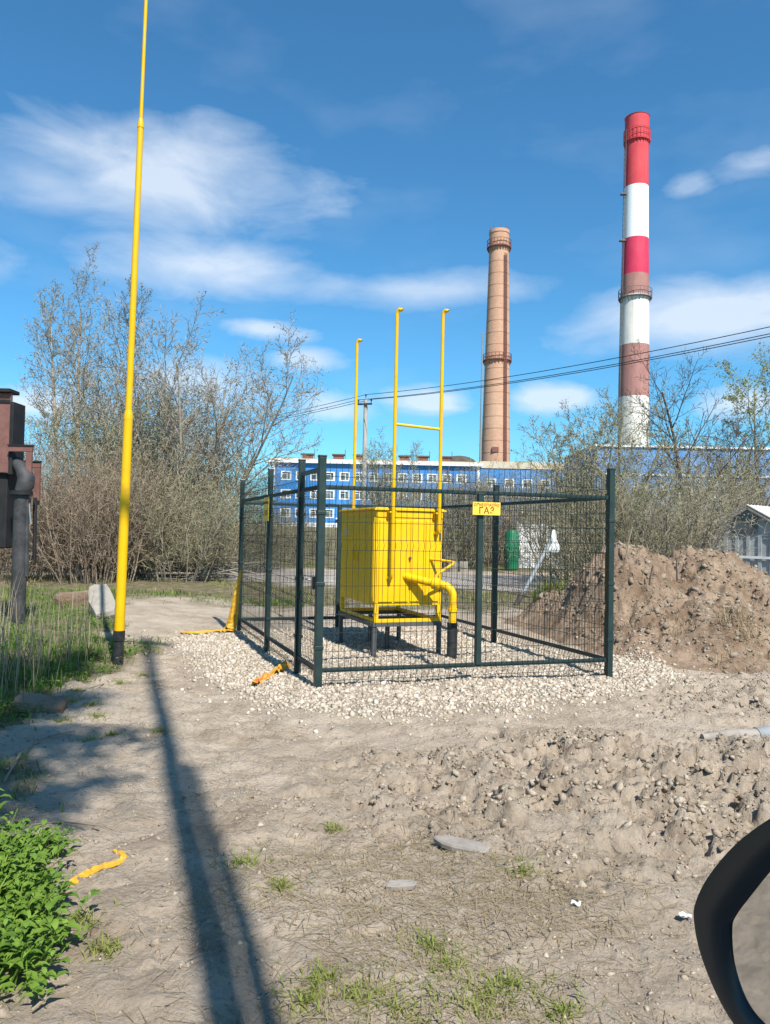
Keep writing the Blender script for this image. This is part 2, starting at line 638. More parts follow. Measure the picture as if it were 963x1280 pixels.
M['dark_pipe'] = mat_paint('dark_cast_iron', (0.022, 0.022, 0.024), (0.06, 0.06, 0.062), 5, 0.6, 0.2, (0.12, 0.11, 0.1), 0.4)
M['galv'] = mat_paint('galvanised', (0.16, 0.175, 0.185), (0.25, 0.27, 0.28), 6, 0.55, 0.05, (0.16, 0.13, 0.1), 0.3)
M['green_plastic'] = mat_paint('green_plastic', (0.01, 0.12, 0.06), (0.02, 0.18, 0.09), 3, 0.5)
M['wood_pole'] = mat_paint('weathered_wood', (0.30, 0.28, 0.26), (0.44, 0.42, 0.39), 2.5, 0.9, 0.2)
M['plaster'] = mat_paint('facade_trim', (0.66, 0.67, 0.68), (0.74, 0.75, 0.75), 0.5, 0.8)
M['parapet'] = mat_paint('parapet_concrete', (0.44, 0.38, 0.28), (0.55, 0.48, 0.37), 0.6, 0.9)
M['roof_dark'] = mat_paint('roof_felt', (0.07, 0.06, 0.055), (0.12, 0.1, 0.09), 0.8, 0.9)
M['vent_red'] = mat_paint('rust_red_vent', (0.16, 0.06, 0.05), (0.23, 0.10, 0.08), 2, 0.8)
M['bark_grey'] = mat_bark('bark_grey_brown', (0.185, 0.16, 0.125), (0.32, 0.285, 0.235))
M['bark_dark'] = mat_bark('bark_dark', (0.055, 0.045, 0.042), (0.11, 0.095, 0.085))
M['bark_brown'] = mat_bark('scrub_brown', (0.18, 0.135, 0.095), (0.30, 0.235, 0.175))
M['bark_olive'] = mat_bark('bark_olive', (0.165, 0.152, 0.09), (0.29, 0.265, 0.175))
M['bark_aspen'] = mat_bark('bark_aspen', (0.27, 0.205, 0.14), (0.44, 0.37, 0.29))
M['bark_birch'] = mat_bark('bark_birch', (0.44, 0.42, 0.38), (0.62, 0.60, 0.56), 9)
M['leaf_spring'] = mat_leaf('spring_leaf', (0.16, 0.18, 0.055), (0.30, 0.31, 0.12))
M['leaf_bud'] = mat_leaf('bud', (0.20, 0.18, 0.10), (0.34, 0.31, 0.19))
M['leaf_brown'] = mat_leaf('dry_leaf', (0.20, 0.13, 0.08), (0.30, 0.21, 0.13))
M['grass'] = mat_leaf('grass_blade', (0.05, 0.12, 0.012), (0.14, 0.23, 0.035))
M['grass_y'] = mat_leaf('grass_yellow_green', (0.14, 0.19, 0.03), (0.26, 0.27, 0.07))
M['weed'] = mat_leaf('weed_leaf', (0.06, 0.14, 0.015), (0.21, 0.32, 0.05))
M['straw'] = mat_leaf('straw', (0.26, 0.20, 0.115), (0.45, 0.37, 0.24))
M['reed'] = mat_leaf('dry_stalk', (0.25, 0.20, 0.13), (0.40, 0.33, 0.23))


def mat_glass_pane():
    t = NT('window_glass')
    p = t.geo()
    n = t.noise(p, 0.5, 3)
    return t.fin(t.mix(t.ramp(n, [(0.4, 0.0), (0.6, 1.0)]), (0.05, 0.06, 0.07), (0.16, 0.17, 0.18)), 0.08, None, 0, 0.6)


M['pane'] = mat_glass_pane()


def mat_stone():
    t = NT('crushed_limestone')
    g = t.new('ShaderNodeNewGeometry')
    r = g.outputs['Random Per Island']
    c = t.ramp(r, [(0.0, (0.25, 0.205, 0.15)), (0.3, (0.385, 0.325, 0.255)), (0.75, (0.47, 0.405, 0.325)), (1.0, (0.58, 0.52, 0.44))])
    n = t.noise(g.outputs['Position'], 40, 4)
    c = t.mix(t.ramp(n, [(0.35, 0.35), (0.6, 0.0)]), c, (0.36, 0.30, 0.23))
    return t.fin(c, 0.92, None, 0, 0.15)


M['stone'] = mat_stone()


def mat_clod(k=1.0, name='earth_clod'):
    t = NT(name)
    g = t.new('ShaderNodeNewGeometry')
    r = g.outputs['Random Per Island']
    c = t.ramp(r, [(0.0, (0.24 * k, 0.188 * k, 0.137 * k)), (0.6, (0.34 * k, 0.28 * k, 0.215 * k)), (1.0, (0.44 * k, 0.375 * k, 0.295 * k))])
    n = t.noise(g.outputs['Position'], 60, 5, 0.7)
    c = t.mix(t.ramp(n, [(0.35, 0.5), (0.55, 0.0)]), c, (0.12, 0.09, 0.065))
    return t.fin(c, 0.96, t.bump(n, 0.6, 0.01), 0, 0.1)


M['clod'] = mat_clod()
M['clod_dark'] = mat_clod(0.76, 'mound_clod')


def mat_road():
    t = NT('track_surface')
    p = t.geo()
    n = t.noise(p, 0.8, 7, 0.65)
    c = t.mix(t.ramp(n, [(0.35, 0.0), (0.65, 1.0)]), (0.25, 0.22, 0.19), (0.37, 0.335, 0.30))
    c = t.mix(t.ramp(t.noise(p, 9, 6, 0.7), [(0.35, 0.5), (0.5, 0.0)]), c, (0.17, 0.145, 0.12))
    return t.fin(c, 0.95, t.bump(t.noise(p, 20, 5), 0.5, 0.02), 0, 0.1)


M['road'] = mat_road()


def mat_facade(name, a, b, pitch=0.6):
    t = NT(name)
    p = t.geo()
    w = t.new('ShaderNodeTexWave', wave_type='BANDS', bands_direction='X', wave_profile='SAW')
    w.inputs['Scale'].default_value = 0.314 / pitch
    t.l.new(p, w.inputs['Vector'])
    seam = t.ramp(w.outputs[1], [(0.0, 0.55), (0.10, 0.0)])
    n = t.noise(p, 0.25, 5, 0.6)
    c = t.mix(t.ramp(n, [(0.35, 0.0), (0.65, 1.0)]), a, b)
    c = t.mix(seam, c, (a[0] * .5, a[1] * .55, a[2] * .6))
    return t.fin(c, 0.55, None, 0, 0.3)


M['blue'] = mat_facade('blue_cladding', (0.035, 0.185, 0.46), (0.06, 0.235, 0.53))
M['blue2'] = mat_facade('blue_cladding_hall', (0.075, 0.21, 0.44), (0.15, 0.31, 0.56), 1.2)


def mat_brick():
    t = NT('chimney_brick')
    p = t.coord('Object')
    sx = t.new('ShaderNodeSeparateXYZ'); t.l.new(p, sx.inputs[0])
    ang = t.math('ARCTAN2', sx.outputs[0], sx.outputs[1])
    cb = t.new('ShaderNodeCombineXYZ')
    t.l.new(t.math('MULTIPLY', ang, 2.6), cb.inputs[0]); t.l.new(sx.outputs[2], cb.inputs[1])
    br = t.new('ShaderNodeTexBrick')
    br.inputs['Scale'].default_value = 1.0
    br.inputs['Brick Width'].default_value = 0.5
    br.inputs['Row Height'].default_value = 0.17
    br.inputs['Mortar Size'].default_value = 0.012
    br.inputs['Color1'].default_value = (0.43, 0.24, 0.155, 1)
    br.inputs['Color2'].default_value = (0.52, 0.315, 0.21, 1)
    br.inputs['Mortar'].default_value = (0.42, 0.31, 0.23, 1)
    t.l.new(cb.outputs[0], br.inputs['Vector'])
    st = t.noise(t.mapping(p, (1, 1, 0.12)), 1.0, 6, 0.65)
    c = t.mix(t.ramp(st, [(0.38, 0.0), (0.66, 0.55)]), br.outputs[0], (0.42, 0.22, 0.145))
    c = t.mix(t.ramp(t.noise(p, 0.22, 4), [(0.45, 0.0), (0.7, 0.5)]), c, (0.55, 0.365, 0.25))
    return t.fin(c, 0.9, None, 0, 0.15)


M['brick'] = mat_brick()


def mat_band(name, a, b, streak=None, amt=0.0):
    t = NT(name)
    p = t.coord('Object')
    n = t.noise(t.mapping(p, (1, 1, 0.5)), 0.35, 6, 0.65)
    c = t.mix(t.ramp(n, [(0.35, 0.0), (0.65, 1.0)]), a, b)
    if streak:
        s = t.noise(t.mapping(p, (1.6, 1.6, 0.07)), 1.2, 6, 0.65)
        c = t.mix(t.ramp(s, [(0.5, 0.0), (0.68, amt)]), c, streak)
    return t.fin(c, 0.75, None, 0, 0.25)


M['band_red'] = mat_band('band_red', (0.50, 0.045, 0.06), (0.60, 0.075, 0.085), (0.42, 0.12, 0.12), 0.4)
M['band_crimson'] = mat_band('band_crimson', (0.50, 0.028, 0.075), (0.58, 0.05, 0.10), (0.42, 0.1, 0.12), 0.4)
M['band_white'] = mat_band('band_white', (0.74, 0.75, 0.76), (0.82, 0.82, 0.82))
M['band_faded'] = mat_band('band_faded_red', (0.29, 0.135, 0.115), (0.38, 0.20, 0.17), (0.24, 0.12, 0.1), 0.5)
M['band_old_white'] = mat_band('band_worn_white', (0.60, 0.57, 0.51), (0.70, 0.68, 0.63), (0.36, 0.31, 0.25), 0.6)
M['ladder_red'] = mat_paint('rusty_iron', (0.16, 0.06, 0.045), (0.22, 0.09, 0.07), 1, 0.8)
M['ladder_grey'] = mat_paint('grey_iron', (0.12, 0.11, 0.11), (0.2, 0.17, 0.16), 1, 0.8)


def mat_roofsheet():
    t = NT('corrugated_sheet')
    p = t.coord('Object')
    n = t.noise(p, 2, 6, 0.6)
    c = t.mix(t.ramp(n, [(0.35, 0.0), (0.65, 1.0)]), (0.40, 0.38, 0.36), (0.58, 0.56, 0.54))
    return t.fin(c, 0.85, None, 0, 0.2)


M['sheet'] = mat_roofsheet()
M['shed_wall'] = mat_paint('shed_grey_boards', (0.25, 0.27, 0.28), (0.40, 0.42, 0.43), 2, 0.85, 0.1, (0.15, 0.14, 0.13), 0.5)

t_ = NT('mirror_glass'); M['mirror'] = t_.fin((0.62, 0.64, 0.66, 1), 0.03, None, 1.0)
t_ = NT('black_plastic')
pn = t_.noise(t_.geo(), 900, 3, 0.5)
M['plastic'] = t_.fin((0.022, 0.024, 0.027, 1), 0.33, t_.bump(pn, 0.08, 0.0005), 0, 0.4)
M['car_paint'] = mat_paint('car_body_paint', (0.05, 0.06, 0.07), (0.06, 0.07, 0.08), 1, 0.3)
M['rubber'] = mat_paint('rubber', (0.015, 0.015, 0.015), (0.03, 0.03, 0.03), 9, 0.8)

# ------------------------------------------------------------------ ground sheet
rng = np.random.default_rng(7)


def grass_zone(x, y):
    """0..1 where grass grows"""
    n = fbm(x * 1.3, y * 1.3, 4, 41)
    left = sstep(10.5, 9.0, y) * sstep(-2.6, -3.1, x + 0.28 * (y - 7.0) * sstep(7, 4, y) + 0.5 * n) * sstep(3.2, 4.2, y + n)
    leftfar = sstep(0.12, -0.35, x + 0.335 * y + 0.5 * n) * sstep(8.0, 9.5, y)
    strip = np.maximum(sstep(14.5, 17, y + 1.5 * n) * sstep(24, 20, y + 2 * n), sstep(30, 33, y + 2 * n))
    z = np.maximum(np.maximum(left, leftfar), strip)
    return z * (1 - pad_mask(x, y))


xs_f = np.arange(-3.9, 5.0, 0.0195)
gl = [xs_f[0]]; s_ = 0.02
while gl[-1] > -320:
    s_ *= 1.115; gl.append(gl[-1] - s_)
gr_ = [xs_f[-1]]; s_ = 0.02
while gr_[-1] < 320:
    s_ *= 1.115; gr_.append(gr_[-1] + s_)
xs = np.concatenate([np.array(gl[1:])[::-1], xs_f, np.array(gr_[1:])])
ys = list(np.arange(-9, 1.6, 0.12)); y_ = 1.6
while y_ < 13:
    ys.append(y_); y_ += 0.0042 * y_ + 0.0065
st_ = 0.06
while y_ < 520:
    ys.append(y_); st_ *= 1.07; y_ += st_
ys = np.array(ys)
GX, GY = np.meshgrid(xs, ys)
GZ = H(GX, GY)
nx, ny = len(xs), len(ys)
idx = np.arange(nx * ny).reshape(ny, nx)
GF = np.stack([idx[:-1, :-1], idx[:-1, 1:], idx[1:, 1:], idx[1:, :-1]], -1).reshape(-1, 4)
ground = mesh_np('ground', np.stack([GX, GY, GZ], -1).reshape(-1, 3), GF, M['ground'], smooth=True)
tag(ground, kind='structure')
ca = ground.data.color_attributes.new('zone', 'FLOAT_COLOR', 'POINT')
zc = np.ones((nx * ny, 4), np.float32)
zc[:, 0] = grass_zone(GX, GY).ravel()
zc[:, 1] = rough_mask(GX, GY).ravel()
zc[:, 2] = pad_mask(GX, GY).ravel()
ca.data.foreach_set('color', zc.ravel())

# ------------------------------------------------------------------ road behind the fence
def strip_sheet(name, xs, yfun0, yfun1, ny, mat, dz):
    V, Fc = [], []
    t = np.linspace(0, 1, ny)
    X, T = np.meshgrid(xs, t)
    Y = yfun0(X) * (1 - T) + yfun1(X) * T
    Z = H(X, Y) + dz + 0.03 * np.sin(np.pi * T)
    n = len(xs)
    ii = np.arange(n * ny).reshape(ny, n)
    Fq = np.stack([ii[:-1, :-1], ii[:-1, 1:], ii[1:, 1:], ii[1:, :-1]], -1).reshape(-1, 4)
    return mesh_np(name, np.stack([X, Y, Z], -1).reshape(-1, 3), Fq, mat, smooth=True)


xr = np.concatenate([np.arange(-120, -20, 4.0), np.arange(-20, 20, 0.5), np.arange(20, 120, 4.0)])
road = strip_sheet('road', xr, lambda x: 21.5 - 0.10 * x + 0.25 * np.sin(x * 1.3) + 0.2 * np.sin(x * 3.1),
                   lambda x: 29.5 - 0.10 * x + 0.3 * np.sin(x * 0.9 + 1), 14, M['road'], 0.012)
tag(road, kind='structure')

# ------------------------------------------------------------------ spoil mound
def mound_h(x, y):
    b1 = 1.42 * np.exp(-blob(x, y, 3.75, 12.1, 1.25, 1.5, 0.0) ** 2.0)
    b2 = 1.28 * np.exp(-blob(x, y, 4.95, 11.9, 1.25, 1.55, 0.0) ** 2.2)
    b3 = 0.70 * np.exp(-blob(x, y, 6.6, 11.4, 1.7, 1.5, 0.0) ** 2.2)
    b4 = 0.62 * np.exp(-blob(x, y, 4.4, 10.2, 1.5, 0.95, 0.0) ** 2.2)
    b5 = 0.40 * np.exp(-blob(x, y, 5.9, 9.6, 1.6, 0.9, 0.0) ** 2.2)
    b6 = 0.75 * np.exp(-blob(x, y, 2.75, 13.0, 0.8, 0.9, 0.0) ** 2.2)
    b = np.maximum.reduce([b1, b2, b3, b4, b5, b6]) * 0.85 + 0.15 * (b1 + b2 + b3 + b4 + b5)
    r = sstep(0.03, 0.3, b)
    cl1 = fbm(x * 1.5, y * 1.9, 4, 151); cl2 = fbm(x * 4, y * 5, 3, 153)
    n = 0.07 * sstep(-.05, .04, cl1) - .04 + 0.045 * sstep(-.04, .03, cl2) - .02 + 0.11 * ridged(x * 0.95, y * 0.95, 4, 51) - 0.07 + 0.11 * ridged(x * 2.8, y * 2.8, 3, 55) - 0.045 + 0.045 * ridged(x * 8, y * 8, 3, 58)
    hh = b + r * n * np.clip(0.35 + b, 0, 1)
    # the heap thins out towards the fenced plot
    s_ = (x - FR[0]) * UL[1] - (y - FR[1]) * UL[0]
    f = sstep(0.25, 1.35, s_ - np.clip(.25 * (y - 8.8), 0, 1.0) + .15 * fbm(x * 2, y * 2, 2, 57))
    return hh * f - 0.07 - 0.3 * sstep(0.25, 0.0, s_)


mx = np.arange(1.6, 9.6, 0.026); my = np.arange(7.6, 15.6, 0.032)
MX, MY = np.meshgrid(mx, my)
MZ = H(MX, MY) + mound_h(MX, MY)
n_ = len(mx)
ii = np.arange(MX.size).reshape(MX.shape)
MF = np.stack([ii[:-1, :-1], ii[:-1, 1:], ii[1:, 1:], ii[1:, :-1]], -1).reshape(-1, 4)
GH = H(MX, MY)
keepv = (MZ > GH - 0.10).ravel()
MF = MF[keepv[MF].any(1)]
used = np.unique(MF); remap = np.full(MX.size, -1); remap[used] = np.arange(len(used))
mound = mesh_np('dirt_mound', np.stack([MX, MY, MZ], -1).reshape(-1, 3)[used], remap[MF], M['mound'], smooth=True)
tag(mound, 'long heap of dug brown earth with roots beside the fenced plot', 'mound')


def ground_z(x, y):
    """top of ground or mound"""
    g = H(x, y)
    m = g + mound_h(x, y)
    inb = (x > 1.6) & (x < 9.6) & (y > 7.6) & (y < 15.6)
    return np.where(inb, np.maximum(g, m), g)


def gz(x, y):
    return float(ground_z(np.array([float(x)]), np.array([float(y)]))[0])


# ------------------------------------------------------------------ scatter: stones, clods, grass
ICO_V = None


def ico():
    bm = bmesh.new()
    bmesh.ops.create_icosphere(bm, subdivisions=1, radius=1)
    bm.verts.index_update()
    V = np.array([v.co for v in bm.verts]); Fc = np.array([[v.index for v in f.verts] for f in bm.faces])
    bm.free()
    return V, Fc


OCT_V = np.array([(1, 0, 0), (-1, 0, 0), (0, 1, 0), (0, -1, 0), (0, 0, 1), (0, 0, -1)], float)
OCT_F = np.array([(0, 2, 4), (2, 1, 4), (1, 3, 4), (3, 0, 4), (2, 0, 5), (1, 2, 5), (3, 1, 5), (0, 3, 5)])
CUB_V = np.array([(sx, sy, sz) for sz in (-1, 1) for sy in (-1, 1) for sx in (-1, 1)], float) * 0.75
CUB_F = np.array([(0, 2, 3), (0, 3, 1), (4, 5, 7), (4, 7, 6), (0, 1, 5), (0, 5, 4), (2, 6, 7), (2, 7, 3), (0, 4, 6), (0, 6, 2), (1, 3, 7), (1, 7, 5)])
ICO = ico()


def rocks(name, P, S, mat, rng, shape, jit=0.3, flat=0.75, smooth=False):
    V0, F0 = shape
    n = len(P); k = len(V0)
    a = rng.uniform(0, 2 * np.pi, n); b = rng.uniform(-0.9, 0.9, n); c = rng.uniform(-0.9, 0.9, n)

    def rot(ax, an):
        m = np.zeros((n, 3, 3)); ca, sa = np.cos(an), np.sin(an)
        i, j = [(1, 2), (2, 0), (0, 1)][ax]
        m[:, ax, ax] = 1; m[:, i, i] = ca; m[:, j, j] = ca; m[:, i, j] = -sa; m[:, j, i] = sa
        return m
    Rm = rot(2, a) @ rot(0, b) @ rot(1, c)
    V = V0[None] * (1 + rng.uniform(-jit, jit, (n, k, 1))) * np.stack([rng.uniform(.75, 1.3, n), rng.uniform(.7, 1.1, n), np.full(n, flat)], -1)[:, None, :]
    V = np.einsum('nij,nkj->nki', Rm, V) * S[:, None, None] + P[:, None, :]
    Fc = (F0[None] + (np.arange(n) * k)[:, None, None]).reshape(-1, 3)
    return mesh_np(name, V.reshape(-1, 3), Fc, mat, smooth=smooth)


# gravel
def scatter(n, x0, x1, y0, y1, prob, rng):
    out = []
    while sum(len(o) for o in out) < n:
        x = rng.uniform(x0, x1, n); y = rng.uniform(y0, y1, n)
        k = rng.uniform(0, 1, n) < prob(x, y)
        out.append(np.stack([x[k], y[k]], -1))
    return np.concatenate(out)[:n]


g2 = scatter(44000, -3.6, 4.2, 5.6, 12.2, lambda x, y: np.maximum(pad_mask(x, y), 0.05 * sstep(0.9, 0.0, poly_sdf(x, y, PAD))), rng)
sz = rng.lognormal(math.log(0.0108), 0.5, len(g2)).clip(0.004, 0.036)
gzv = ground_z(g2[:, 0], g2[:, 1]) + sz * 0.1
half = len(g2) // 2
tag(rocks('gravel', np.column_stack([g2, gzv]), sz, M['stone'], rng, (OCT_V * 1.15, OCT_F), 0.34, 0.75),
    'cream crushed limestone gravel spread under and round the fence', 'gravel', kind='stuff')

# loose stones and clods over the dirt
c2 = scatter(11000, -2.8, 5.5, 2.0, 9.0,
             lambda x, y: (0.10 + 0.9 * rough_mask(x, y) ** 1.2) * (1 - pad_mask(x, y)) * (0.25 + 0.75 * sstep(-0.1, 0.3, fbm(x * 2, y * 2, 2, 61))), rng)
sz = rng.lognormal(math.log(0.0075), 0.6, len(c2)).clip(0.003, 0.032)
sz *= 0.6 + 0.6 * rough_mask(c2[:, 0], c2[:, 1])
cz = ground_z(c2[:, 0], c2[:, 1]) - sz * 0.05
tag(rocks('earth_clods', np.column_stack([c2, cz]), sz, M['clod'], rng, (CUB_V, CUB_F), 0.42, 0.6),
    'loose clods of dry earth strewn over the churned soil', 'clods', kind='stuff')
k2 = scatter(15000, -2.9, 4.2, 1.9, 7.5, lambda x, y: (1 - pad_mask(x, y)) * (.12 + .88 * sstep(-.05, .35, fbm(x * 1.6, y * 1.6, 3, 66))) * sstep(8, 3, y), rng)
sz = rng.lognormal(math.log(0.0046), 0.55, len(k2)).clip(0.002, 0.018)
tag(rocks('earth_crumbs', np.column_stack([k2, ground_z(k2[:, 0], k2[:, 1])]), sz, M['clod'], rng, (OCT_V, OCT_F), 0.4, 0.7),
    'fine crumbs of dry soil and grit over the trodden ground', 'crumbs', kind='stuff')
m2 = scatter(8000, 2.0, 8.5, 8.0, 13.5, lambda x, y: sstep(-0.06, 0.25, mound_h(x, y)) * (x > 2.7), rng)
sz = rng.lognormal(math.log(0.013), 0.6, len(m2)).clip(0.005, 0.055)
tag(rocks('mound_clods', np.column_stack([m2, ground_z(m2[:, 0], m2[:, 1]) - sz * .15]), sz, M['clod_dark'], rng, (CUB_V, CUB_F), 0.42, 0.6),
    'clods and stones lying over the brown earth heap', 'clods', kind='stuff')


def blades(name, P, L, W, lean, mat, rng, seg=2, curl=0.6, up=1.0, lmin=0.2):
    """bent tapering blades: 2 quads + tip"""
    n = len(P)
    a = rng.uniform(0, 2 * np.pi, n)
    d = np.stack([np.cos(a), np.sin(a), np.zeros(n)], -1)
    s = np.stack([-np.sin(a), np.cos(a), np.zeros(n)], -1)
    ln = lean * rng.uniform(lmin, 1.0, n)
    p0 = P
    v1 = d * np.sin(ln)[:, None] + np.array([0, 0, 1]) * (np.cos(ln) * up)[:, None]
    ln2 = ln + curl * rng.uniform(0.2, 1.2, n)
    v2 = d * np.sin(ln2)[:, None] + np.array([0, 0, 1]) * (np.cos(ln2) * up)[:, None]
    p1 = p0 + v1 * (L * 0.55)[:, None]
    p2 = p1 + v2 * (L * 0.45)[:, None]
    w0 = (W * 0.5)[:, None] * s; w1 = w0 * 0.8
    V = np.stack([p0 - w0, p0 + w0, p1 + w1, p1 - w1, p2], 1).reshape(-1, 3)
    b = np.arange(n)[:, None] * 5
    Fc = np.concatenate([b + np.array([0, 1, 2]), b + np.array([0, 2, 3]), b + np.array([3, 2, 4])])
    return mesh_np(name, V, Fc, mat)


def with_z(p2):
    return np.column_stack([p2, ground_z(p2[:, 0], p2[:, 1])])


# grass on the left verge
def left_grass(x, y):
    z = grass_zone(x, y)
    return z * (0.2 + 0.8 * sstep(-0.15, 0.15, fbm(x * 1.1, y * 1.1, 3, 71)))


p = scatter(22000, -8.5, -1.6, 4.2, 17, left_grass, rng)
tag(blades('verge_grass', with_z(p), rng.uniform(0.03, 0.11, len(p)), rng.uniform(0.005, 0.011, len(p)), 0.7, M['grass'], rng),
    'fresh green grass on the verge round the yellow mast', 'grass', kind='stuff')
p = scatter(24000, -30, 22, 14, 40, lambda x, y: grass_zone(x, y) * (y > 13.5) * sstep(-0.2, 0.2, fbm(x * .4, y * .4, 3, 77)), rng)
tag(blades('far_grass', with_z(p), rng.uniform(0.06, 0.18, len(p)), rng.uniform(0.010, 0.02, len(p)), 0.8, M['grass_y'], rng),
    'yellow green grass along the track behind the fence', 'grass', kind='stuff')

# straw and small tufts in the foreground
def straw_zone(x, y):
    a = sstep(1.1, 0.4, blob(x, y, 0.2, 3.2, 1.0, 0.95) + 0.4 * fbm(x * 2, y * 2, 3, 81))
    b = sstep(1.1, 0.4, blob(x, y, 0.2, 2.3, 1.0, 0.35) + 0.4 * fbm(x * 2, y * 2, 3, 82))
    return np.maximum(np.maximum(a, b), 0.05)


p = scatter(11000, -2.2, 2.6, 1.9, 5.2, straw_zone, rng)
tag(blades('straw', with_z(p) + np.array([0, 0, 0.004]), rng.uniform(0.03, 0.14, len(p)), rng.uniform(0.0015, 0.0035, len(p)), 1.62, M['straw'], rng, curl=0.06, lmin=0.86),
    'dry straw litter trodden into the bare soil', 'straw', kind='stuff')
tuft_px = [(560, 1215, .09), (610, 1250, .10), (420, 1042, .05), (305, 1090, .09), (450, 1255, .10), (400, 1240, .08), (540, 1195, .06), (700, 1265, .07),
           (655, 1105, .06), (380, 1262, .08), (200, 918, .06), (350, 1120, .05), (120, 900, .08), (90, 880, .10), (75, 905, .08), (140, 925, .07), (110, 930, .06),
           (100, 1160, .08), (130, 1190, .06), (95, 870, .1), (115, 885, .08), (500, 1272, .1), (590, 1270, .1), (150, 855, .09), (180, 845, .08), (640, 1235, .06)]
tp = []
for (px, py, r_) in tuft_px:
    c = gp(px, py)
    k = int(70 + 900 * r_)
    a = rng.uniform(0, 2 * np.pi, k); rr = np.abs(rng.normal(0, 1, k)) * r_ * 0.95
    tp.append(np.stack([c.x + np.cos(a) * rr, c.y + np.sin(a) * rr * 0.9], -1))
p = np.concatenate(tp)
tag(blades('grass_tufts', with_z(p), rng.uniform(0.02, 0.08, len(p)), rng.uniform(0.0025, 0.006, len(p)), 1.45, M['grass_y'], rng, curl=0.7, lmin=.35),
    'scattered yellow green grass tufts on the trodden soil', 'grass', kind='stuff')

# ------------------------------------------------------------------ wire fence round the gas unit
def P3(p2, z):
    return Vector((float(p2[0]), float(p2[1]), z))


fence = empty('wire_fence', (float(FL[0]), float(FL[1]), 0.0), 0,
              'dark green welded wire fence on steel posts enclosing the yellow gas cabinet', 'fence')
FO = Vector((float(FL[0]), float(FL[1]), 0.0))


def rel(v, o=FO):
    return Vector(v) - o


Z_TOP, Z_BOT, Z_POST = 1.965, 0.235, 2.235
POST_W = 0.062


def fence_post(p2, top, w=POST_W, bottom=None, lean=(0, 0)):
    z0 = gz(p2[0], p2[1]) - 0.06 if bottom is None else bottom
    m = MB()
    ang = math.atan2(UF[1], UF[0])
    a = rel(P3(p2, z0)); b = rel(P3(p2, top)) + Vector((lean[0], lean[1], 0))
    m.beam(a, b, w, w, up=(UL[0], UL[1], 0), bev=0.006)
    o = m.build('post', M['fence'], fence)
    c = MB().box(b + Vector((0, 0, 0.008)), (w + 0.008, w + 0.008, 0.02), Matrix.Rotation(ang, 3, 'Z'), bev=0.005)
    c.build('post_cap', M['plastic'], o)
    # clamps holding the panels
    for zz in (0.45, 1.05, 1.72):
        if top > 2.0:
            t_ = (zz - z0) / (top - z0)
            MB().box(a + (b - a) * t_, (w + 0.014, w + 0.014, 0.035), Matrix.Rotation(ang, 3, 'Z'), bev=0.004).build('clamp', M['fence'], o)
    return o


def rail(p, q, zp, zq, h=0.042, w=0.030):
    m = MB().beam(rel(P3(p, zp)), rel(P3(q, zq)), w, h, bev=0.004)
    return m.build('rail', M['fence'], fence)


def mesh_panel(p, q, zb, zt, nrm, off, name='mesh_panel', parent=None, gap=0.06, lift=0.0):
    """welded mesh: upright wires every 60 mm, cross wires every 200 mm, folded ribs"""
    p = np.asarray(p) + np.asarray(nrm) * off; q = np.asarray(q) + np.asarray(nrm) * off
    d = q - p; L = float(np.linalg.norm(d)); d = d / L
    nrm = np.asarray(nrm)
    folds = [zb + 0.10, zb + 0.72, zb + 1.33, zt - 0.20]
    prof = [(zb, 0)]
    for f in folds:
        prof += [(f - 0.05, 0), (f, 0.028), (f + 0.05, 0)]
    prof.append((zt, 0))
    m = MB()
    n = int(L / gap)
    x0 = (L - n * gap) / 2
    for i in range(n + 1):
        s = x0 + i * gap
        wob = 0.002 * math.sin(i * 2.3)
        pts = [rel(P3(p + d * (s + wob) + nrm * o_, z)) for (z, o_) in prof]
        m.tube(pts, 0.0025, 4, cap=False)
    zs = []
    for f in folds:
        zs += [f - 0.05, f + 0.05]
    z = zb + 0.02
    for a_, b_ in zip([zb] + [f + 0.05 for f in folds], [f - 0.05 for f in folds] + [zt]):
        k = int((b_ - a_) / 0.2)
        for j in range(1, k + 1):
            zs.append(a_ + (b_ - a_) * j / (k + 1))
    for z in zs:
        m.tube([rel(P3(p + d * 0.01 + nrm * 0.005, z)), rel(P3(q - d * 0.01 + nrm * 0.005, z))], 0.0027, 4, cap=False)
    return m.build(name, M['wire'], parent or fence)


NF = -UL      # outward normals
NLf = -UF
# posts
fence_post(FL, Z_POST + 0.015, 0.070, lean=(-0.004, 0.0))
fence_post(FR, Z_POST + 0.03, 0.066)
fence_post(BL, Z_POST + 0.03)
fence_post(BR, Z_POST)
LP1, LP2 = FL + UL * 0.80, FL + UL * 2.36
fence_post(LP1, Z_POST + 0.04, 0.066)
fence_post(LP2, Z_POST + 0.05)
RP = FR + UL * 2.55
fence_post(RP, Z_POST - 0.02)
BM = BL + (BR - BL) * 0.47
fence_post(BM, Z_TOP - 0.02)
FM = FL + UF * 1.64
fence_post(FM, Z_TOP - 0.021, 0.058, bottom=Z_BOT - 0.0)
hw = 0.035
# rails
for (a, b) in ((FL, FR), (FR, RP), (RP, BR), (BL, BM), (BM, BR), (LP2, BL), (LP1, LP2)):
    d = (b - a) / np.linalg.norm(b - a)
    dz = -0.03 if (a is BL or a is BM) else 0.0
    rail(a + d * hw, b - d * hw, Z_TOP + dz, Z_TOP + dz)
    rail(a + d * hw, b - d * hw, Z_BOT + dz * .5, Z_BOT + dz * .5)
# panels outside the rails
IN = 0.02
for (a, b, nn) in ((FL, FM, NF), (FM, FR, NF), (FR, RP, UF), (RP, BR, UF), (BL, BM, UL), (BM, BR, UL), (LP1, LP2, NLf), (LP2, BL, NLf)):
    d = (b - a) / np.linalg.norm(b - a)
    mesh_panel(a + d * 0.045, b - d * 0.045, 0.09, Z_POST - 0.02, nn, 0.022)
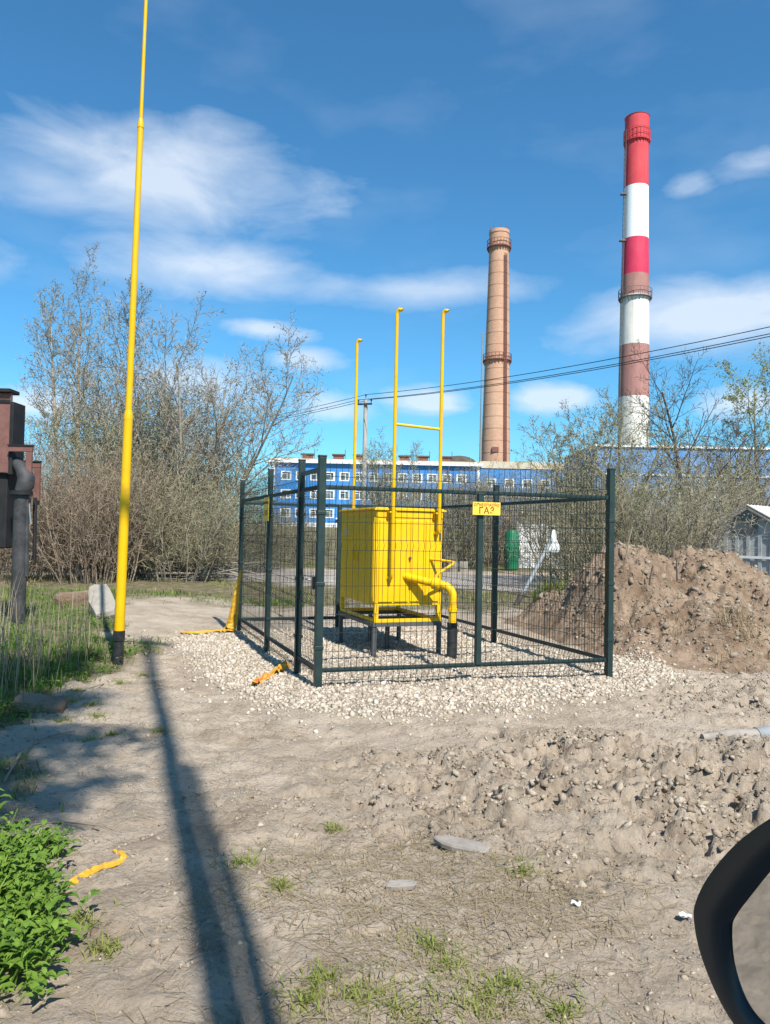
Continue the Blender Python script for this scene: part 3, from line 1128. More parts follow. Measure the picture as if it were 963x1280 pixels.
# wicket gate between the two near posts of the left side
gate = MB()
ga, gb = FL + UL * 0.05, LP1 - UL * 0.05
for z in (Z_TOP + 0.17, Z_TOP - 0.0, Z_BOT):
    gate.beam(rel(P3(ga, z)), rel(P3(gb, z)), 0.03, 0.042)
for q in (ga, gb):
    gate.beam(rel(P3(q, Z_BOT - 0.05)), rel(P3(q, Z_TOP + 0.19)), 0.032, 0.032)
go = gate.build('gate', M['fence'], fence)
mesh_panel(ga + UL * 0.03, gb - UL * 0.03, 0.16, Z_TOP + 0.15, NLf, 0.02, 'gate_mesh', go)
hd = MB()
lk = ga + UL * 0.06 + NLf * 0.035
hd.box(rel(P3(lk, 1.05)), (0.03, 0.05, 0.12))
hd.tube([rel(P3(lk + NLf * 0.02, 1.08)), rel(P3(lk + NLf * 0.05, 1.08)), rel(P3(lk + NLf * 0.05 + UL * 0.10, 1.08))], 0.008, 6)
hd.build('lock', M['plastic'], go)


# ------------------------------------------------------------------ warning signs
def text_mesh(txt, size, name, mat, parent, loc, rot, bold=0.0):
    c = bpy.data.curves.new(name, 'FONT')
    c.body = txt
    c.size = size
    c.align_x = 'CENTER'; c.align_y = 'CENTER'
    c.extrude = 0.001
    c.offset = bold
    c.space_character = 1.12
    tmp = bpy.data.objects.new('tmp_text', c)
    COL.objects.link(tmp)
    dg = bpy.context.evaluated_depsgraph_get()
    me = bpy.data.meshes.new_from_object(tmp.evaluated_get(dg))
    COL.objects.unlink(tmp)
    bpy.data.objects.remove(tmp)
    me.materials.clear(); me.materials.append(mat)
    o = bpy.data.objects.new(name, me)
    link(o)
    o.parent = parent
    o.location = loc; o.rotation_euler = rot
    return o


def sign(center, yaw, w, h, label, line1=0.052, line2=0.105, vertical=False):
    """plate facing local -Y"""
    s = empty('warning_sign', center, yaw, label, 'sign')
    MB().box((0, 0, 0), (w, 0.004, h), bev=0.0015).build('plate', M['sign_y'], s)
    if not vertical:
        text_mesh('ОГНЕОПАСНО', line1, 'lettering', M['sign_red'], s, (0, -0.0035, h * 0.27), (R(90), 0, 0), 0.0004)
        text_mesh('ГАЗ', line2, 'lettering', M['sign_red'], s, (0, -0.0035, -h * 0.17), (R(90), 0, 0), 0.0012)
    else:
        text_mesh('ОГНЕОПАСНО', line1, 'lettering', M['sign_red'], s, (-w * 0.2, -0.0035, 0), (R(90), R(90), 0), 0.001)
        text_mesh('ГАЗ', line2, 'lettering', M['sign_red'], s, (w * 0.17, -0.0035, 0), (R(90), R(90), 0), 0.003)
    for dx in (-w * .3, w * .3):
        MB().tube([(dx, -0.008, h * .42), (dx, 0.012, h * .42)], 0.006, 6).build('rivet', M['galv'], s)
    return s


YF = math.atan2(UF[1], UF[0])
sp_ = FL + UF * 1.68 + NF * 0.062
sign((sp_[0], sp_[1], 1.805), YF, 0.305, 0.13, 'yellow plate lettered with red gas warning on the front mesh', 0.037, 0.088)
sl_ = LP2 + NLf * 0.052 + UL * -0.02
# left plate faces outwards to the left
YL = math.atan2(-UL[1], -UL[0])
sign((sl_[0], sl_[1], 1.80), YL, 0.30, 0.29, 'square yellow warning plate on a post of the shaded left side of the fence', 0.040, 0.09)

# ------------------------------------------------------------------ yellow gas cabinet on its stand
BX = np.array([-0.10, 9.2])      # front left corner
BW, BD = 0.87, 1.40
ub = np.array([math.sin(R(69.5)), math.cos(R(69.5))]); vb = np.array([-ub[1], ub[0]])
YB = math.atan2(ub[1], ub[0])
gb0 = gz(BX[0] + .3, BX[1] + .5)
cab = empty('gas_cabinet', (BX[0], BX[1], gb0), YB, 'yellow steel gas regulator cabinet on a grey leg stand inside the fence', 'gas cabinet')
# local: x along front, y away, z up from local ground
zb, zt = 0.665 - gb0, 1.81 - gb0
zbar = 0.50 - gb0
body = MB()
body.box((BW / 2, BD / 2, (zb + zt) / 2), (BW, BD, zt - zb), bev=0.004)
bo = body.build('cabinet_body', M['yellow'], cab)
# front panels: four pressed strips with grooves, side door leaves
nst = 4
for i in range(nst):
    w = (BW - 0.06) / nst
    MB().box((0.03 + w * (i + .5), -0.004, (zb + zt) / 2 - 0.035), (w - 0.020, 0.026, zt - zb - 0.16), bev=0.006).build('front_panel', M['yellow'], cab)
for i in range(2):
    MB().box((BW - 0.04, -0.02, zb + 0.22 + 0.62 * i), (0.022, 0.02, 0.09), bev=0.004).build('hinge', M['stand'], cab)
MB().tube([cl0 for cl0 in (Vector((BW * .5, -0.012, (zb + zt) / 2)), Vector((BW * .5, -0.032, (zb + zt) / 2)))], 0.018, 12).build('lock', M['stand'], cab)
MB().box((BW / 2, -0.005, zt - 0.045), (BW - 0.004, 0.014, 0.07), bev=0.003).build('front_band', M['yellow'], cab)
for i in range(2):
    w = (BD - 0.06) / 2
    dob = MB()
    dob.box((-0.005, 0.03 + w * (i + .5), (zb + zt) / 2 - 0.02), (0.014, w - 0.012, zt - zb - 0.13), bev=0.004)
    do = dob.build('door', M['yellow'], cab)
    for j in range(3):
        MB().box((-0.013, 0.05 + w * i + (w - 0.04) * (j + .5) / 3, (zb + zt) / 2 - 0.02), (0.008, (w - 0.04) / 3 - 0.016, zt - zb - 0.24), bev=0.003).build('door_rib', M['yellow'], do)
    MB().box((-0.026, 0.03 + w * (i + (0.88 if i == 0 else 0.12)), (zb + zt) / 2), (0.028, 0.025, 0.12), bev=0.004).build('handle', M['yellow'], do)
    lv = MB()
    for j in range(4):
        lv.box((-0.016, 0.03 + w * (i + .5), zt - 0.2 - 0.03 * j), (0.012, w * 0.4, 0.010), Matrix.Rotation(R(25), 3, 'Y'))
    lv.build('louvre', M['yellow'], do)
MB().box((-0.016, BD * 0.80, zt - 0.27), (0.004, 0.16, 0.10), bev=0.001).build('name_plate', M['parapet'], cab)
for i in range(2):
    w = (BD - 0.06) / 2
    MB().box((BW + 0.005, 0.03 + w * (i + .5), (zb + zt) / 2 - 0.02), (0.014, w - 0.012, zt - zb - 0.13), bev=0.004).build('door', M['yellow'], cab)
lid = MB()
lid.box((BW / 2, BD / 2, zt + 0.012), (BW + 0.07, BD + 0.07, 0.022), bev=0.004)
lid.box((BW / 2, BD / 2, zt + 0.030), (BW + 0.02, BD + 0.02, 0.014), bev=0.004)
lid.build('lid', M['yellow'], cab)
fr = MB()
for (x, y) in ((0.025, 0.025), (BW - 0.025, 0.025), (0.025, BD - 0.025), (BW - 0.025, BD - 0.025)):
    fr.box((x, y, (zb + zbar) / 2 - 0.0), (0.05, 0.05, zb - zbar), bev=0.003)
for y in (0.0255, BD - 0.0255):
    fr.box((BW / 2, y, zbar - 0.018), (BW, 0.051, 0.04), bev=0.003)
for x in (0.0245, BW - 0.0245):
    fr.box((x, BD / 2, zbar - 0.019), (0.049, BD - 0.11, 0.038), bev=0.003)
fr.build('base_frame', M['yellow'], cab)
st = MB()
zs_ = zbar - 0.064
for y in (0.02, BD - 0.02):
    st.box((BW / 2, y, zs_), (BW + 0.04, 0.055, 0.048), bev=0.003)
for x in (0.0, BW):
    st.box((x, BD / 2, zs_ - 0.001), (0.055, BD - 0.10, 0.046), bev=0.003)
st.build('stand_frame', M['stand'], cab)
for (x, y) in ((0.01, 0.03), (BW - 0.01, 0.03), (0.01, BD - 0.03), (BW - 0.01, BD - 0.03), (BW * .5, BD - 0.03), (BW * .5, BD * 0.5)):
    lg = MB()
    lg.box((x, y, (zs_ - 0.024 - 0.05) / 2), (0.05, 0.05, zs_ - 0.024 + 0.05), bev=0.003)
    lo = lg.build('leg', M['stand'], cab)
    MB().box((x, y, 0.012), (0.12, 0.12, 0.01)).build('foot_plate', M['stand'], lo)
for (x, ) in ((0.012,), (BW - 0.012,)):
    MB().box((BW * 0.5, BD * .5, zs_ - 0.003), (BW - 0.06, 0.045, 0.04)).build('cross_bar', M['stand'], cab) if x < 0.1 else None


def cl(x, y, z):
    return Vector((x, y, z))


# vent pipes
top_z = 4.22 - gb0
rp = 0.0215
x2, x3 = 0.17, 0.775


def vent(x, y, zlow, name='vent_pipe', into=True, ztop=top_z):
    pts = []
    if into:
        pts += [cl(x, -0.002 if y < 0 else y, zlow), cl(x, y * 0.6, zlow), cl(x, y * 0.92, zlow + 0.02)]
    pts += [cl(x, y, zlow + 0.06), cl(x, y, ztop - 0.05), cl(x + 0.006, y - 0.008, ztop - 0.015), cl(x + 0.02, y - 0.025, ztop + 0.002),
            cl(x + 0.036, y - 0.042, ztop - 0.006)]
    o = MB().tube(pts, rp, 12).build(name, M['yellow'], cab, True)
    t = MB().tube([cl(x + 0.034, y - 0.040, ztop - 0.004), cl(x + 0.042, y - 0.048, ztop - 0.014)], rp + 0.004, 12).build('outlet_collar', M['yellow'], o, True)
    return o


v2 = vent(x2, -0.11, 1.00 - gb0)
v3 = vent(x3, -0.11, 1.55 - gb0, ztop=top_z + 0.06)
v1 = vent(0.20, BD + 0.10, 1.2 - gb0, into=False)
MB().tube([cl(0.20, BD - 0.01, 1.25 - gb0), cl(0.20, BD + 0.10, 1.25 - gb0)], rp * 1.2, 10).build('pipe_union', M['yellow'], v1, True)
zc_ = 2.83 - gb0
MB().tube([cl(x2, -0.11, zc_ + 0.012), cl(x3, -0.11, zc_ - 0.012)], 0.017, 10).build('cross_pipe', M['yellow'], cab, True)
for (x, z, o) in ((x2, 1.00 - gb0, v2), (x3, 1.55 - gb0, v3)):
    MB().tube([cl(x, -0.012, z), cl(x, -0.05, z)], rp * 1.45, 10).build('pipe_union', M['yellow'], o, True)
for x in (x2, x3):
    MB().box((x, -0.055, zt - 0.02), (0.09, 0.11, 0.02), bev=0.003).build('pipe_clip', M['yellow'], cab)

# the large supply pipe: out of the front face, round an elbow and down into the ground
zp = 0.98 - gb0
pA = cl(0.40, -0.02, zp + 0.03)
pB = cl(0.745, -0.30, zp - 0.05)
pC = cl(0.845, -0.37, zp - 0.12)
pD = cl(0.85, -0.375, zp - 0.27)
RG = 0.047
m = MB().tube([cl(0.38, 0.01, zp + 0.035), pA, pA + (pB - pA) * .5, pB], [RG, RG, RG, RG], 16)
m.build('supply_pipe', M['yellow'], cab, True)
d_ = (pB - pA).normalized()
m = MB()
m.tube([pA + (pB - pA) * .70, pA + (pB - pA) * .74, pA + (pB - pA) * .92, pA + (pB - pA) * .96], [RG + .004, RG + .026, RG + .026, RG + .004], 16)
m.build('valve_body', M['yellow'], cab, True)
arc = []
for i in range(7):
    t = i / 6
    a = pB * (1 - t) ** 2 + (pB + (pC - pB) * 1.25 + Vector((0, 0, 0.065))) * 2 * t * (1 - t) + pD * t * t
    arc.append(a)
MB().tube(arc, RG + 0.003, 16).build('elbow', M['yellow'], cab, True)
pE = cl(0.85, -0.375, 0.43 - gb0 + 0.06)
MB().tube([pD + Vector((0, 0, 0.01)), pE], RG, 16).build('riser', M['yellow'], cab, True)
MB().tube([pD + Vector((0, 0, -0.05)), pD + Vector((0, 0, -0.09))], RG + 0.010, 16).build('weld_collar', M['yellow'], cab, True)
MB().tube([pE + Vector((0, 0, 0.002)), cl(0.85, -0.375, -0.06)], RG + 0.014, 16).build('wrapped_riser', M['bitumen'], cab, True)
# lever of the ball valve
vv = pA + (pB - pA) * .83
MB().tube([vv + Vector((0, 0, RG)), vv + Vector((0, 0, RG + 0.05)), vv + Vector((0.02, 0.0, RG + 0.075)), vv + Vector((0.20, -0.03, RG + 0.19)), vv + Vector((0.215, -0.03, RG + 0.215)),
           vv + Vector((0.10, 0.10, RG + 0.23)), vv + Vector((0.02, 0.24, RG + 0.235))],
          0.017, 8).build('valve_lever', M['yellow'], cab, True)

# ------------------------------------------------------------------ yellow mast at the left
mb_ = gp(147.5, 829)
mx0, my0 = mb_.x, mb_.y
mz0 = gz(mx0, my0)
mb_ = gp(147.5, 829, mz0); mx0, my0 = mb_.x, mb_.y
mast = empty('yellow_mast', (mx0, my0, mz0), 0, 'tall slender yellow stepped mast with black foot on the grass verge', 'mast')
lean = math.tan(R(0.75))
def mp(z): return Vector((lean * z, 0, z))
zj1, zj2 = 2.75, 6.05
segs = [(0.0, 0.30, 0.060, 'black_foot', M['bitumen']), (0.30, zj1, 0.0555, 'mast_section', M['pole_y']), (zj1, zj2, 0.0365, 'mast_section', M['pole_y']), (zj2, 9.6, 0.0195, 'mast_section', M['pole_y'])]
for (a, b, r_, nm, mt) in segs:
    a2 = a - 0.25 if a == 0 else a - 0.03
    MB().tube([mp(a2), mp((a + b) / 2), mp(b)], [r_, r_ * .94, r_ * .88], 20).build(nm, mt, mast, True)
for (z, r0, r1) in ((0.30, .063, .063), (zj1, .050, .038), (zj2, .036, .021)):
    MB().tube([mp(z - .05), mp(z), mp(z + .06)], [r0, r0, r1], 20).build('joint_collar', M['pole_y'] if z > 1 else M['bitumen'], mast, True)
MB().tube([mp(9.58), mp(9.62), mp(10.4)], [0.019, 0.010, 0.004], 10).build('tip_rod', M['galv'], mast, True)

# ------------------------------------------------------------------ car door and side mirror close to the viewer
MIRD = 0.60
out_px = [(866, 1150), (868, 1125), (884, 1092), (918, 1052), (963, 1019), (1015, 992), (1080, 985), (1130, 1010), (1152, 1080), (1142, 1200), (1112, 1290), (1055, 1335), (985, 1338),
          (936, 1303), (902, 1255), (876, 1195)]
gl_px = [(909, 1163), (914, 1146), (934, 1119), (963, 1084), (1003, 1050), (1040, 1036), (1078, 1036), (1102, 1054), (1114, 1100), (1104, 1190), (1078, 1266), (1032, 1296), (978, 1298),
         (948, 1280), (926, 1250), (912, 1205)]
mc = at(990, 1170, MIRD)
nrm = Vector((-1.31, -0.45, -0.05)).normalized()


def on_plane(px, py, off):
    d = ray(px, py); o = Vector((0, 0, CAM_H))
    t = (mc + nrm * off - o).dot(nrm) / d.dot(nrm)
    return o + d * t


# outlines fixed once as real shapes on the mirror plane
def dense(L, n=4):
    out = []
    N = len(L)
    for i in range(N):
        p0, p1, p2, p3 = [Vector(L[(i + k) % N]) for k in (-1, 0, 1, 2)]
        for j in range(n):
            t = j / n
            out.append(0.5 * ((2 * p1) + (p2 - p0) * t + (2 * p0 - 5 * p1 + 4 * p2 - p3) * t * t + (3 * p1 - p0 - 3 * p2 + p3) * t ** 3))
    return out


OUT = dense([on_plane(x, y, 0) for x, y in out_px])
GLS = dense([on_plane(x, y, 0) for x, y in gl_px])
cen = sum(OUT, Vector()) / len(OUT)
car = empty('car', (0, -0.3, 0), 0, 'black side mirror of a car with grey reflecting glass', 'car')
CO = Vector((0, -0.3, 0))
m = MB()
N = len(OUT)
rings = []
rings.append([g - nrm * 0.006 for g in GLS])
rings.append([g - nrm * 0.002 for g in GLS])
rings.append([g + (o - g) * 0.12 + nrm * 0.001 for g, o in zip(GLS, OUT)])
rings.append([g + (o - g) * 0.5 + nrm * 0.004 for g, o in zip(GLS, OUT)])
rings.append([g + (o - g) * 0.90 + nrm * 0.002 for g, o in zip(GLS, OUT)])
rings.append([o - nrm * 0.008 for o in OUT])
rings.append([cen + (o - cen) * 1.0 - nrm * 0.03 for o in OUT])
rings.append([cen + (o - cen) * 0.92 - nrm * 0.06 for o in OUT])
rings.append([cen + (o - cen) * 0.72 - nrm * 0.09 for o in OUT])
rings.append([cen + (o - cen) * 0.40 - nrm * 0.105 for o in OUT])
vs = [q - CO for r_ in rings for q in r_]
fs = []
for i in range(len(rings) - 1):
    for k in range(N):
        a, b = i * N + k, i * N + (k + 1) % N
        fs.append((a, a + N, b + N, b))
fs.append(tuple((len(rings) - 1) * N + k for k in range(N)))
m.add(vs, fs)
mir = m.build('side_mirror', M['plastic'], car, True)
m = MB()
m.add([g - nrm * 0.004 - CO for g in GLS] + [sum(GLS, Vector()) / N - nrm * 0.004 - CO], [(k, (k + 1) % N, N) for k in range(N)])
m.build('mirror_glass', M['mirror'], mir)
# arm to the door
dp = Vector((0.52, 0.33, 1.02)) - CO
m = MB().tube([cen - nrm * 0.05 - CO + Vector((0.05, -0.02, -0.05)), (cen - CO) * .5 + dp * .5 + Vector((0.03, 0, -0.03)), dp], [0.03, 0.034, 0.045], 12)
m.build('mirror_arm', M['plastic'], mir, True)
# flank of the car: lower body side with door seams, sill and two wheels
m = MB()
prof = [(0.24, 0.22), (0.24, 0.34), (0.55, 0.40), (0.85, 0.38), (1.02, 0.34), (1.06, 0.30), (1.06, 0.22)]   # z, y
xsb = [-2.4, -2.3, -1.2, 0.6, 1.5, 1.6]
vs = []
for i, x in enumerate(xsb):
    k = 0.06 if i in (0, len(xsb) - 1) else 0.0
    vs += [Vector((x, y - (k if y > .3 else 0), z)) - CO for (z, y) in prof]
n = len(prof); fs = []
for i in range(len(xsb) - 1):
    for k in range(n):
        fs.append((i * n + k, i * n + (k + 1) % n, (i + 1) * n + (k + 1) % n, (i + 1) * n + k))
fs.append(tuple(range(n))); fs.append(tuple((len(xsb) - 1) * n + k for k in range(n - 1, -1, -1)))
m.add(vs, fs)
m.build('body_side', M['car_paint'], car)
for x in (-1.75, 1.05):
    zz = gz(x, 0.2)
    w = MB().tube([Vector((x, 0.06, zz + 0.31)) - CO, Vector((x, 0.10, zz + 0.325)) - CO, Vector((x, 0.20, zz + 0.325)) - CO, Vector((x, 0.215, zz + 0.31)) - CO], [0.28, 0.325, 0.325, 0.28], 28).build('wheel', M['rubber'], car, True)

# ------------------------------------------------------------------ ribbons, slabs, pipes on the ground
def ribbon(name, pts, w, mat, label, cat, thick=0.004, twist=0.35, seed=1, group=None, fold=0.0, mats=None):
    """crumpled strip with thickness laid along pts"""
    r = random.Random(seed)
    P = [Vector(p) for p in pts]
    D = []
    for i in range(len(P) - 1):
        p0 = P[max(i - 1, 0)]; p1 = P[i]; p2 = P[i + 1]; p3 = P[min(i + 2, len(P) - 1)]
        for j in range(6):
            t = j / 6
            D.append(0.5 * ((2 * p1) + (p2 - p0) * t + (2 * p0 - 5 * p1 + 4 * p2 - p3) * t * t + (3 * p1 - p0 - 3 * p2 + p3) * t ** 3))
    D.append(P[-1])
    m = MB(); vs = []; fs = []
    ws = w if isinstance(w, (list, tuple)) else [w] * len(P)
    for i, p in enumerate(D):
        t = (D[min(i + 1, len(D) - 1)] - D[max(i - 1, 0)]).normalized()
        up = Vector((0, 0, 1)) if abs(t.z) < 0.8 else Vector((0, -1, 0))
        s = t.cross(up).normalized(); u = s.cross(t)
        f = i / (len(D) - 1) * (len(ws) - 1); k = int(min(f, len(ws) - 2)); ww = ws[k] + (ws[k + 1] - ws[k]) * (f - k)
        a = twist * r.uniform(-1, 1)
        s2 = s * math.cos(a) + u * math.sin(a); u2 = u * math.cos(a) - s * math.sin(a)
        bulge = ww * (0.25 + 0.2 * r.random())
        c = p + u * (0.006 + fold * r.random())
        for (q, h) in ((-0.5, 0.0), (-0.22, bulge), (0.15, bulge * 0.45), (0.5, 0.05 * ww)):
            vs.append(c + s2 * (q * ww) + u2 * h)
        for (q, h) in ((0.5, 0.05 * ww), (0.15, bulge * 0.45), (-0.22, bulge), (-0.5, 0.0)):
            vs.append(c + s2 * (q * ww) + u2 * (h - thick))
    for i in range(len(D) - 1):
        for k in range(8):
            a, b = i * 8 + k, i * 8 + (k + 1) % 8
            fs.append((a, b, b + 8, a + 8))
    fs.append(tuple(range(7, -1, -1))); fs.append(tuple((len(D) - 1) * 8 + k for k in range(8)))
    base = P[0].copy()
    m.add([v - base for v in vs], fs)
    if mats:
        m.m = [(1 if r.random() < 0.3 else 0) for _ in m.f]
    o = m.build(name, mats or mat, None, False)
    o.location = base
    return tag(o, label, cat, group)


def on_ground(px, py, up=0.0):
    p = gp(px, py)
    for _ in range(3):
        p = gp(px, py, gz(p.x, p.y))
    return Vector((p.x, p.y, gz(p.x, p.y) + up))


ribbon('yellow_strap', [on_ground(86, 1104), on_ground(108, 1096), on_ground(128, 1086), on_ground(147, 1076), on_ground(155, 1070), on_ground(143, 1064)],
       [0.038, 0.04, 0.036, 0.036, 0.03, 0.018], M['tape'], 'faded yellow strap lying bent on bare soil next to the leafy weeds', 'strap', 0.006, 0.35, 3)
ribbon('yellow_tape', [on_ground(318, 860), on_ground(333, 850), on_ground(345, 843), on_ground(358, 834)],
       [0.07, 0.09, 0.08, 0.11], M['tape'], 'crumpled yellow and red tape on the gravel at the wicket gate', 'tape', 0.004, 0.9, 5, mats=[M['tape'], M['tape_red']], fold=0.04)
gt = on_ground(289, 792)
ribbon('yellow_sleeve', [gt + Vector((-0.72, 0.0, 0.0)), gt + Vector((-0.5, -0.06, 0.0)), gt + Vector((-0.25, 0.05, 0.01)), gt + Vector((-0.06, 0.0, 0.03)), gt + Vector((0.0, 0.0, 0.10)), gt + Vector((0.03, 0.02, 0.3)),
                         gt + Vector((0.06, 0.03, 0.6)), gt + Vector((0.105, 0.05, 0.90))],
       [0.05, 0.06, 0.07, 0.16, 0.16, 0.125, 0.085, 0.02], M['tape'], 'yellow fabric sleeve standing upright against the fence with a tail on the ground', 'sleeve', 0.008, 0.25, 8)


def slab(name, center, sx, sy, sz_, rot, mat, label, cat, seed=0, tilt=(0, 0)):
    r = random.Random(seed)
    m = MB()
    n = 14
    ang = [2 * math.pi * i / n for i in range(n)]
    prof = []
    for a in ang:
        k = (abs(math.cos(a)) ** 3.2 + abs(math.sin(a)) ** 3.2) ** (-1 / 3.2)
        k *= r.uniform(0.86, 1.06)
        prof.append((math.cos(a) * k * sx / 2, math.sin(a) * k * sy / 2))
    vs = []
    for (z, s_) in ((-sz_ / 2, 0.94), (sz_ * 0.25, 1.0), (sz_ / 2, 0.93)):
        for (x, y) in prof:
            vs.append(Vector((x * s_, y * s_, z + r.uniform(-.08, .08) * sz_)))
    fs = []
    for i in range(2):
        for k in range(n):
            fs.append((i * n + k, i * n + (k + 1) % n, (i + 1) * n + (k + 1) % n, (i + 1) * n + k))
    vs.append(Vector((0, 0, sz_ * .55))); c_ = len(vs) - 1
    for k in range(n):
        fs.append((2 * n + k, 2 * n + (k + 1) % n, c_))
    fs.append(tuple(range(n - 1, -1, -1)))
    m.add(vs, fs)
    o = m.build(name, mat)
    o.location = center
    o.rotation_euler = (tilt[0], tilt[1], rot)
    return tag(o, label, cat)


q = on_ground(578, 1060)
slab('stone_slab', q + Vector((0, 0, 0.012)), 0.29, 0.10, 0.028, R(-22), M['slate'], 'thin flat grey slab lying on straw-strewn soil', 'slab', 3, (R(4), R(3)))
q = on_ground(502, 1109)
slab('bark_piece', q + Vector((0, 0, 0.010)), 0.14, 0.055, 0.02, R(8), M['slate'], 'small dark sliver of slate on the straw-strewn soil', 'slab', 5, (R(5), 0))
q = on_ground(124, 772)
slab('concrete_block', q + Vector((-.05, 0.25, 0.17)), 0.42, 0.95, 0.26, R(24), M['concrete'], 'pale broken concrete block tilted in the green grass behind the mast', 'concrete', 7, (R(30), R(-12)))
q = on_ground(95, 757)
slab('rubble_lump', q + Vector((0, 0.0, 0.10)), 0.75, 0.45, 0.26, R(30), M['mound'], 'low lump of rubble and soil beside the concrete block', 'rubble', 9, (R(6), R(-5)))
q = on_ground(50, 890)
slab('rubble_lump', q + Vector((0, 0.0, 0.03)), 0.42, 0.30, 0.16, R(12), M['mound'], 'grey lump of broken rubble on the shaded soil before the reeds', 'rubble', 12, (R(6), R(5)))

# half buried grey plastic pipe at the right
a = on_ground(878, 930, 0.005); b = on_ground(948, 921, 0.055); c = on_ground(1080, 910, 0.06)
pr = MB().tube([a - CO * 0, a + (b - a) * .5 + Vector((0, 0, 0.01)), b], [0.03, 0.048, 0.055], 16)
root = empty('grey_pipe', a, 0, 'grey plastic pipe end half buried in dirt below the earth heap', 'pipe')
mb2 = MB().tube([Vector((0, 0, 0)), (b - a) * .5 + Vector((0, 0, 0.01)), b - a], [0.028, 0.046, 0.053], 16)
mb2.build('pipe_end', M['slate'], root, True)
MB().tube([b - a - (b - a).normalized() * 0.02, c - a], 0.060, 16).build('pipe_length', M['galv'], root, True)

# small rubbish
for (px, py, sx, sy, lab, key, sd) in ((704, 1020, .035, .025, 'crumpled pale blue scrap of plastic among the clods', 'scrap_blue', 1),
                                       (720, 1133, .038, .025, 'crumpled white wrapper on flat bare soil', 'white_paint', 2),
                                       (857, 1150, .045, .03, 'torn white paper scrap by the car mirror', 'white_paint', 3)):
    if key == 'scrap_blue':
        M[key] = mat_paint('blue_plastic', (0.25, 0.45, 0.55), (0.4, 0.6, 0.68), 20, 0.4)
    r = random.Random(sd)
    q = on_ground(px, py)
    m = MB(); n = 6
    vs = [Vector(((i / (n - 1) - .5) * sx, (j / (n - 1) - .5) * sy, 0.006 + r.uniform(0, 0.014))) for j in range(n) for i in range(n)]
    vs += [v + Vector((0, 0, -0.0015)) for v in vs]
    fs = []
    for j in range(n - 1):
        for i in range(n - 1):
            a_ = j * n + i
            fs.append((a_, a_ + 1, a_ + n + 1, a_ + n)); b_ = a_ + n * n
            fs.append((b_, b_ + n, b_ + n + 1, b_ + 1))
    m.add(vs, fs)
    o = m.build('litter', M[key]); o.location = q; o.rotation_euler = (0, 0, r.uniform(0, 3))
    tag(o, lab, 'litter')

# ------------------------------------------------------------------ rusty pipe stand at the left edge
MD = 11.0
def mpt(px, py, d=MD): return at(px, py, d)
mb0 = at(22, 770, MD); mroot = Vector((mb0.x, MD, gz(mb0.x, MD)))
mach = empty('pipe_stand', mroot, 0, 'dark pipe column with brown steel panel and brackets at the scrub', 'pipe stand')
def mr(v): return Vector(v) - mroot
x_p = mpt(22, 660).x
col_top = mpt(22, 615).z
MB().tube([Vector((0, 0, -0.1)), Vector((0, 0, 1.2)), Vector((0.0, 0, col_top - mroot.z))], [0.105, 0.10, 0.10], 16).build('column', M['dark_pipe'], mach, True)
MB().tube([Vector((0, 0, col_top - mroot.z - .04)), Vector((0, 0, col_top - mroot.z + .02))], [0.15, 0.15], 18).build('flange', M['black'], mach, True)
e0 = Vector((0, 0, col_top - mroot.z))
el = [e0, e0 + Vector((0.05, 0, 0.10)), e0 + Vector((0.06, 0.0, 0.20)), e0 + Vector((-0.02, 0.05, 0.33)), e0 + Vector((-0.16, 0.15, 0.45))]
MB().tube(el, [0.10, 0.12, 0.12, 0.10, 0.08], 16).build('elbow', M['dark_pipe'], mach, True)
# tall panel
z1, z0 = mpt(5, 490).z, mpt(5, 590).z
xr_ = mpt(9.5, 540).x
MB().box(mr(((xr_ - 0.4) , MD + 0.1, (z1 + z0) / 2)), (0.8, 0.05, z1 - z0), bev=0.006).build('panel', M['brown_steel'], mach)
MB().box(mr((xr_ + 0.03, MD + 0.22, (z1 + z0) / 2 - 0.08)), (0.055, 0.36, z1 - z0 - 0.1), bev=0.006).build('panel_edge', M['black'], mach)
MB().box(mr((xr_ - 0.385, MD + 0.15, z1 + 0.03)), (0.80, 0.30, 0.055), bev=0.01).build('panel_cap', M['black'], mach)
MB().box(mr((xr_ - 0.38, MD + 0.068, z1 - 0.12)), (0.74, 0.02, 0.05), bev=0.004).build('panel_slot', M['black'], mach)
MB().box(mr((xr_ - 0.3, MD + 0.3, z0 - 0.55)), (0.5, 0.3, 1.1), bev=0.02).build('inner_frame', M['black'], mach)
def bracket(pxa, pxb, py, py2, d, w=0.075):
    a = mpt(pxa, py, d); b = mpt(pxb, py, d); c = mpt(pxb, py2, d)
    o = MB().box(mr((a + b) / 2), ((b - a).length, 0.06, 0.085), bev=0.006).build('bracket', M['brown_steel'], mach)
    x = b.x - 0.045
    MB().box(mr((x, d, (b.z + c.z) / 2 - 0.045)), (0.085, 0.05, b.z - c.z - 0.0), bev=0.006).build('bracket_leg', M['brown_steel'], o)
    MB().box(mr(((a.x + b.x) / 2, d, a.z + 0.052)), ((b - a).length + 0.01, 0.09, 0.018)).build('bracket_cap', M['black'], o)
    MB().box(mr((x, d, c.z - 0.08)), (0.075, 0.045, 0.06)).build('bracket_foot', M['black'], o)
    return o
bracket(11, 41, 561, 618, MD)
bracket(26, 51, 581, 622, MD + 0.5)
MB().tube([mr(mpt(36, 625)), mr(mpt(37, 640)), mr(mpt(39, 655))], 0.012, 6).build('handle_rod', M['galv'], mach)
MB().tube([mr(mpt(44, 622, MD + .4)), mr(mpt(43, 700, MD + .4))], 0.03, 8).build('rear_post', M['black'], mach)
MB().tube([mr(mpt(34, 620)), mr(mpt(33, 720))], 0.035, 8).build('rear_post', M['dark_pipe'], mach)
MB().tube([mr(mpt(36, 618)), mr(mpt(24, 640))], 0.03, 8).build('strut', M['black'], mach)

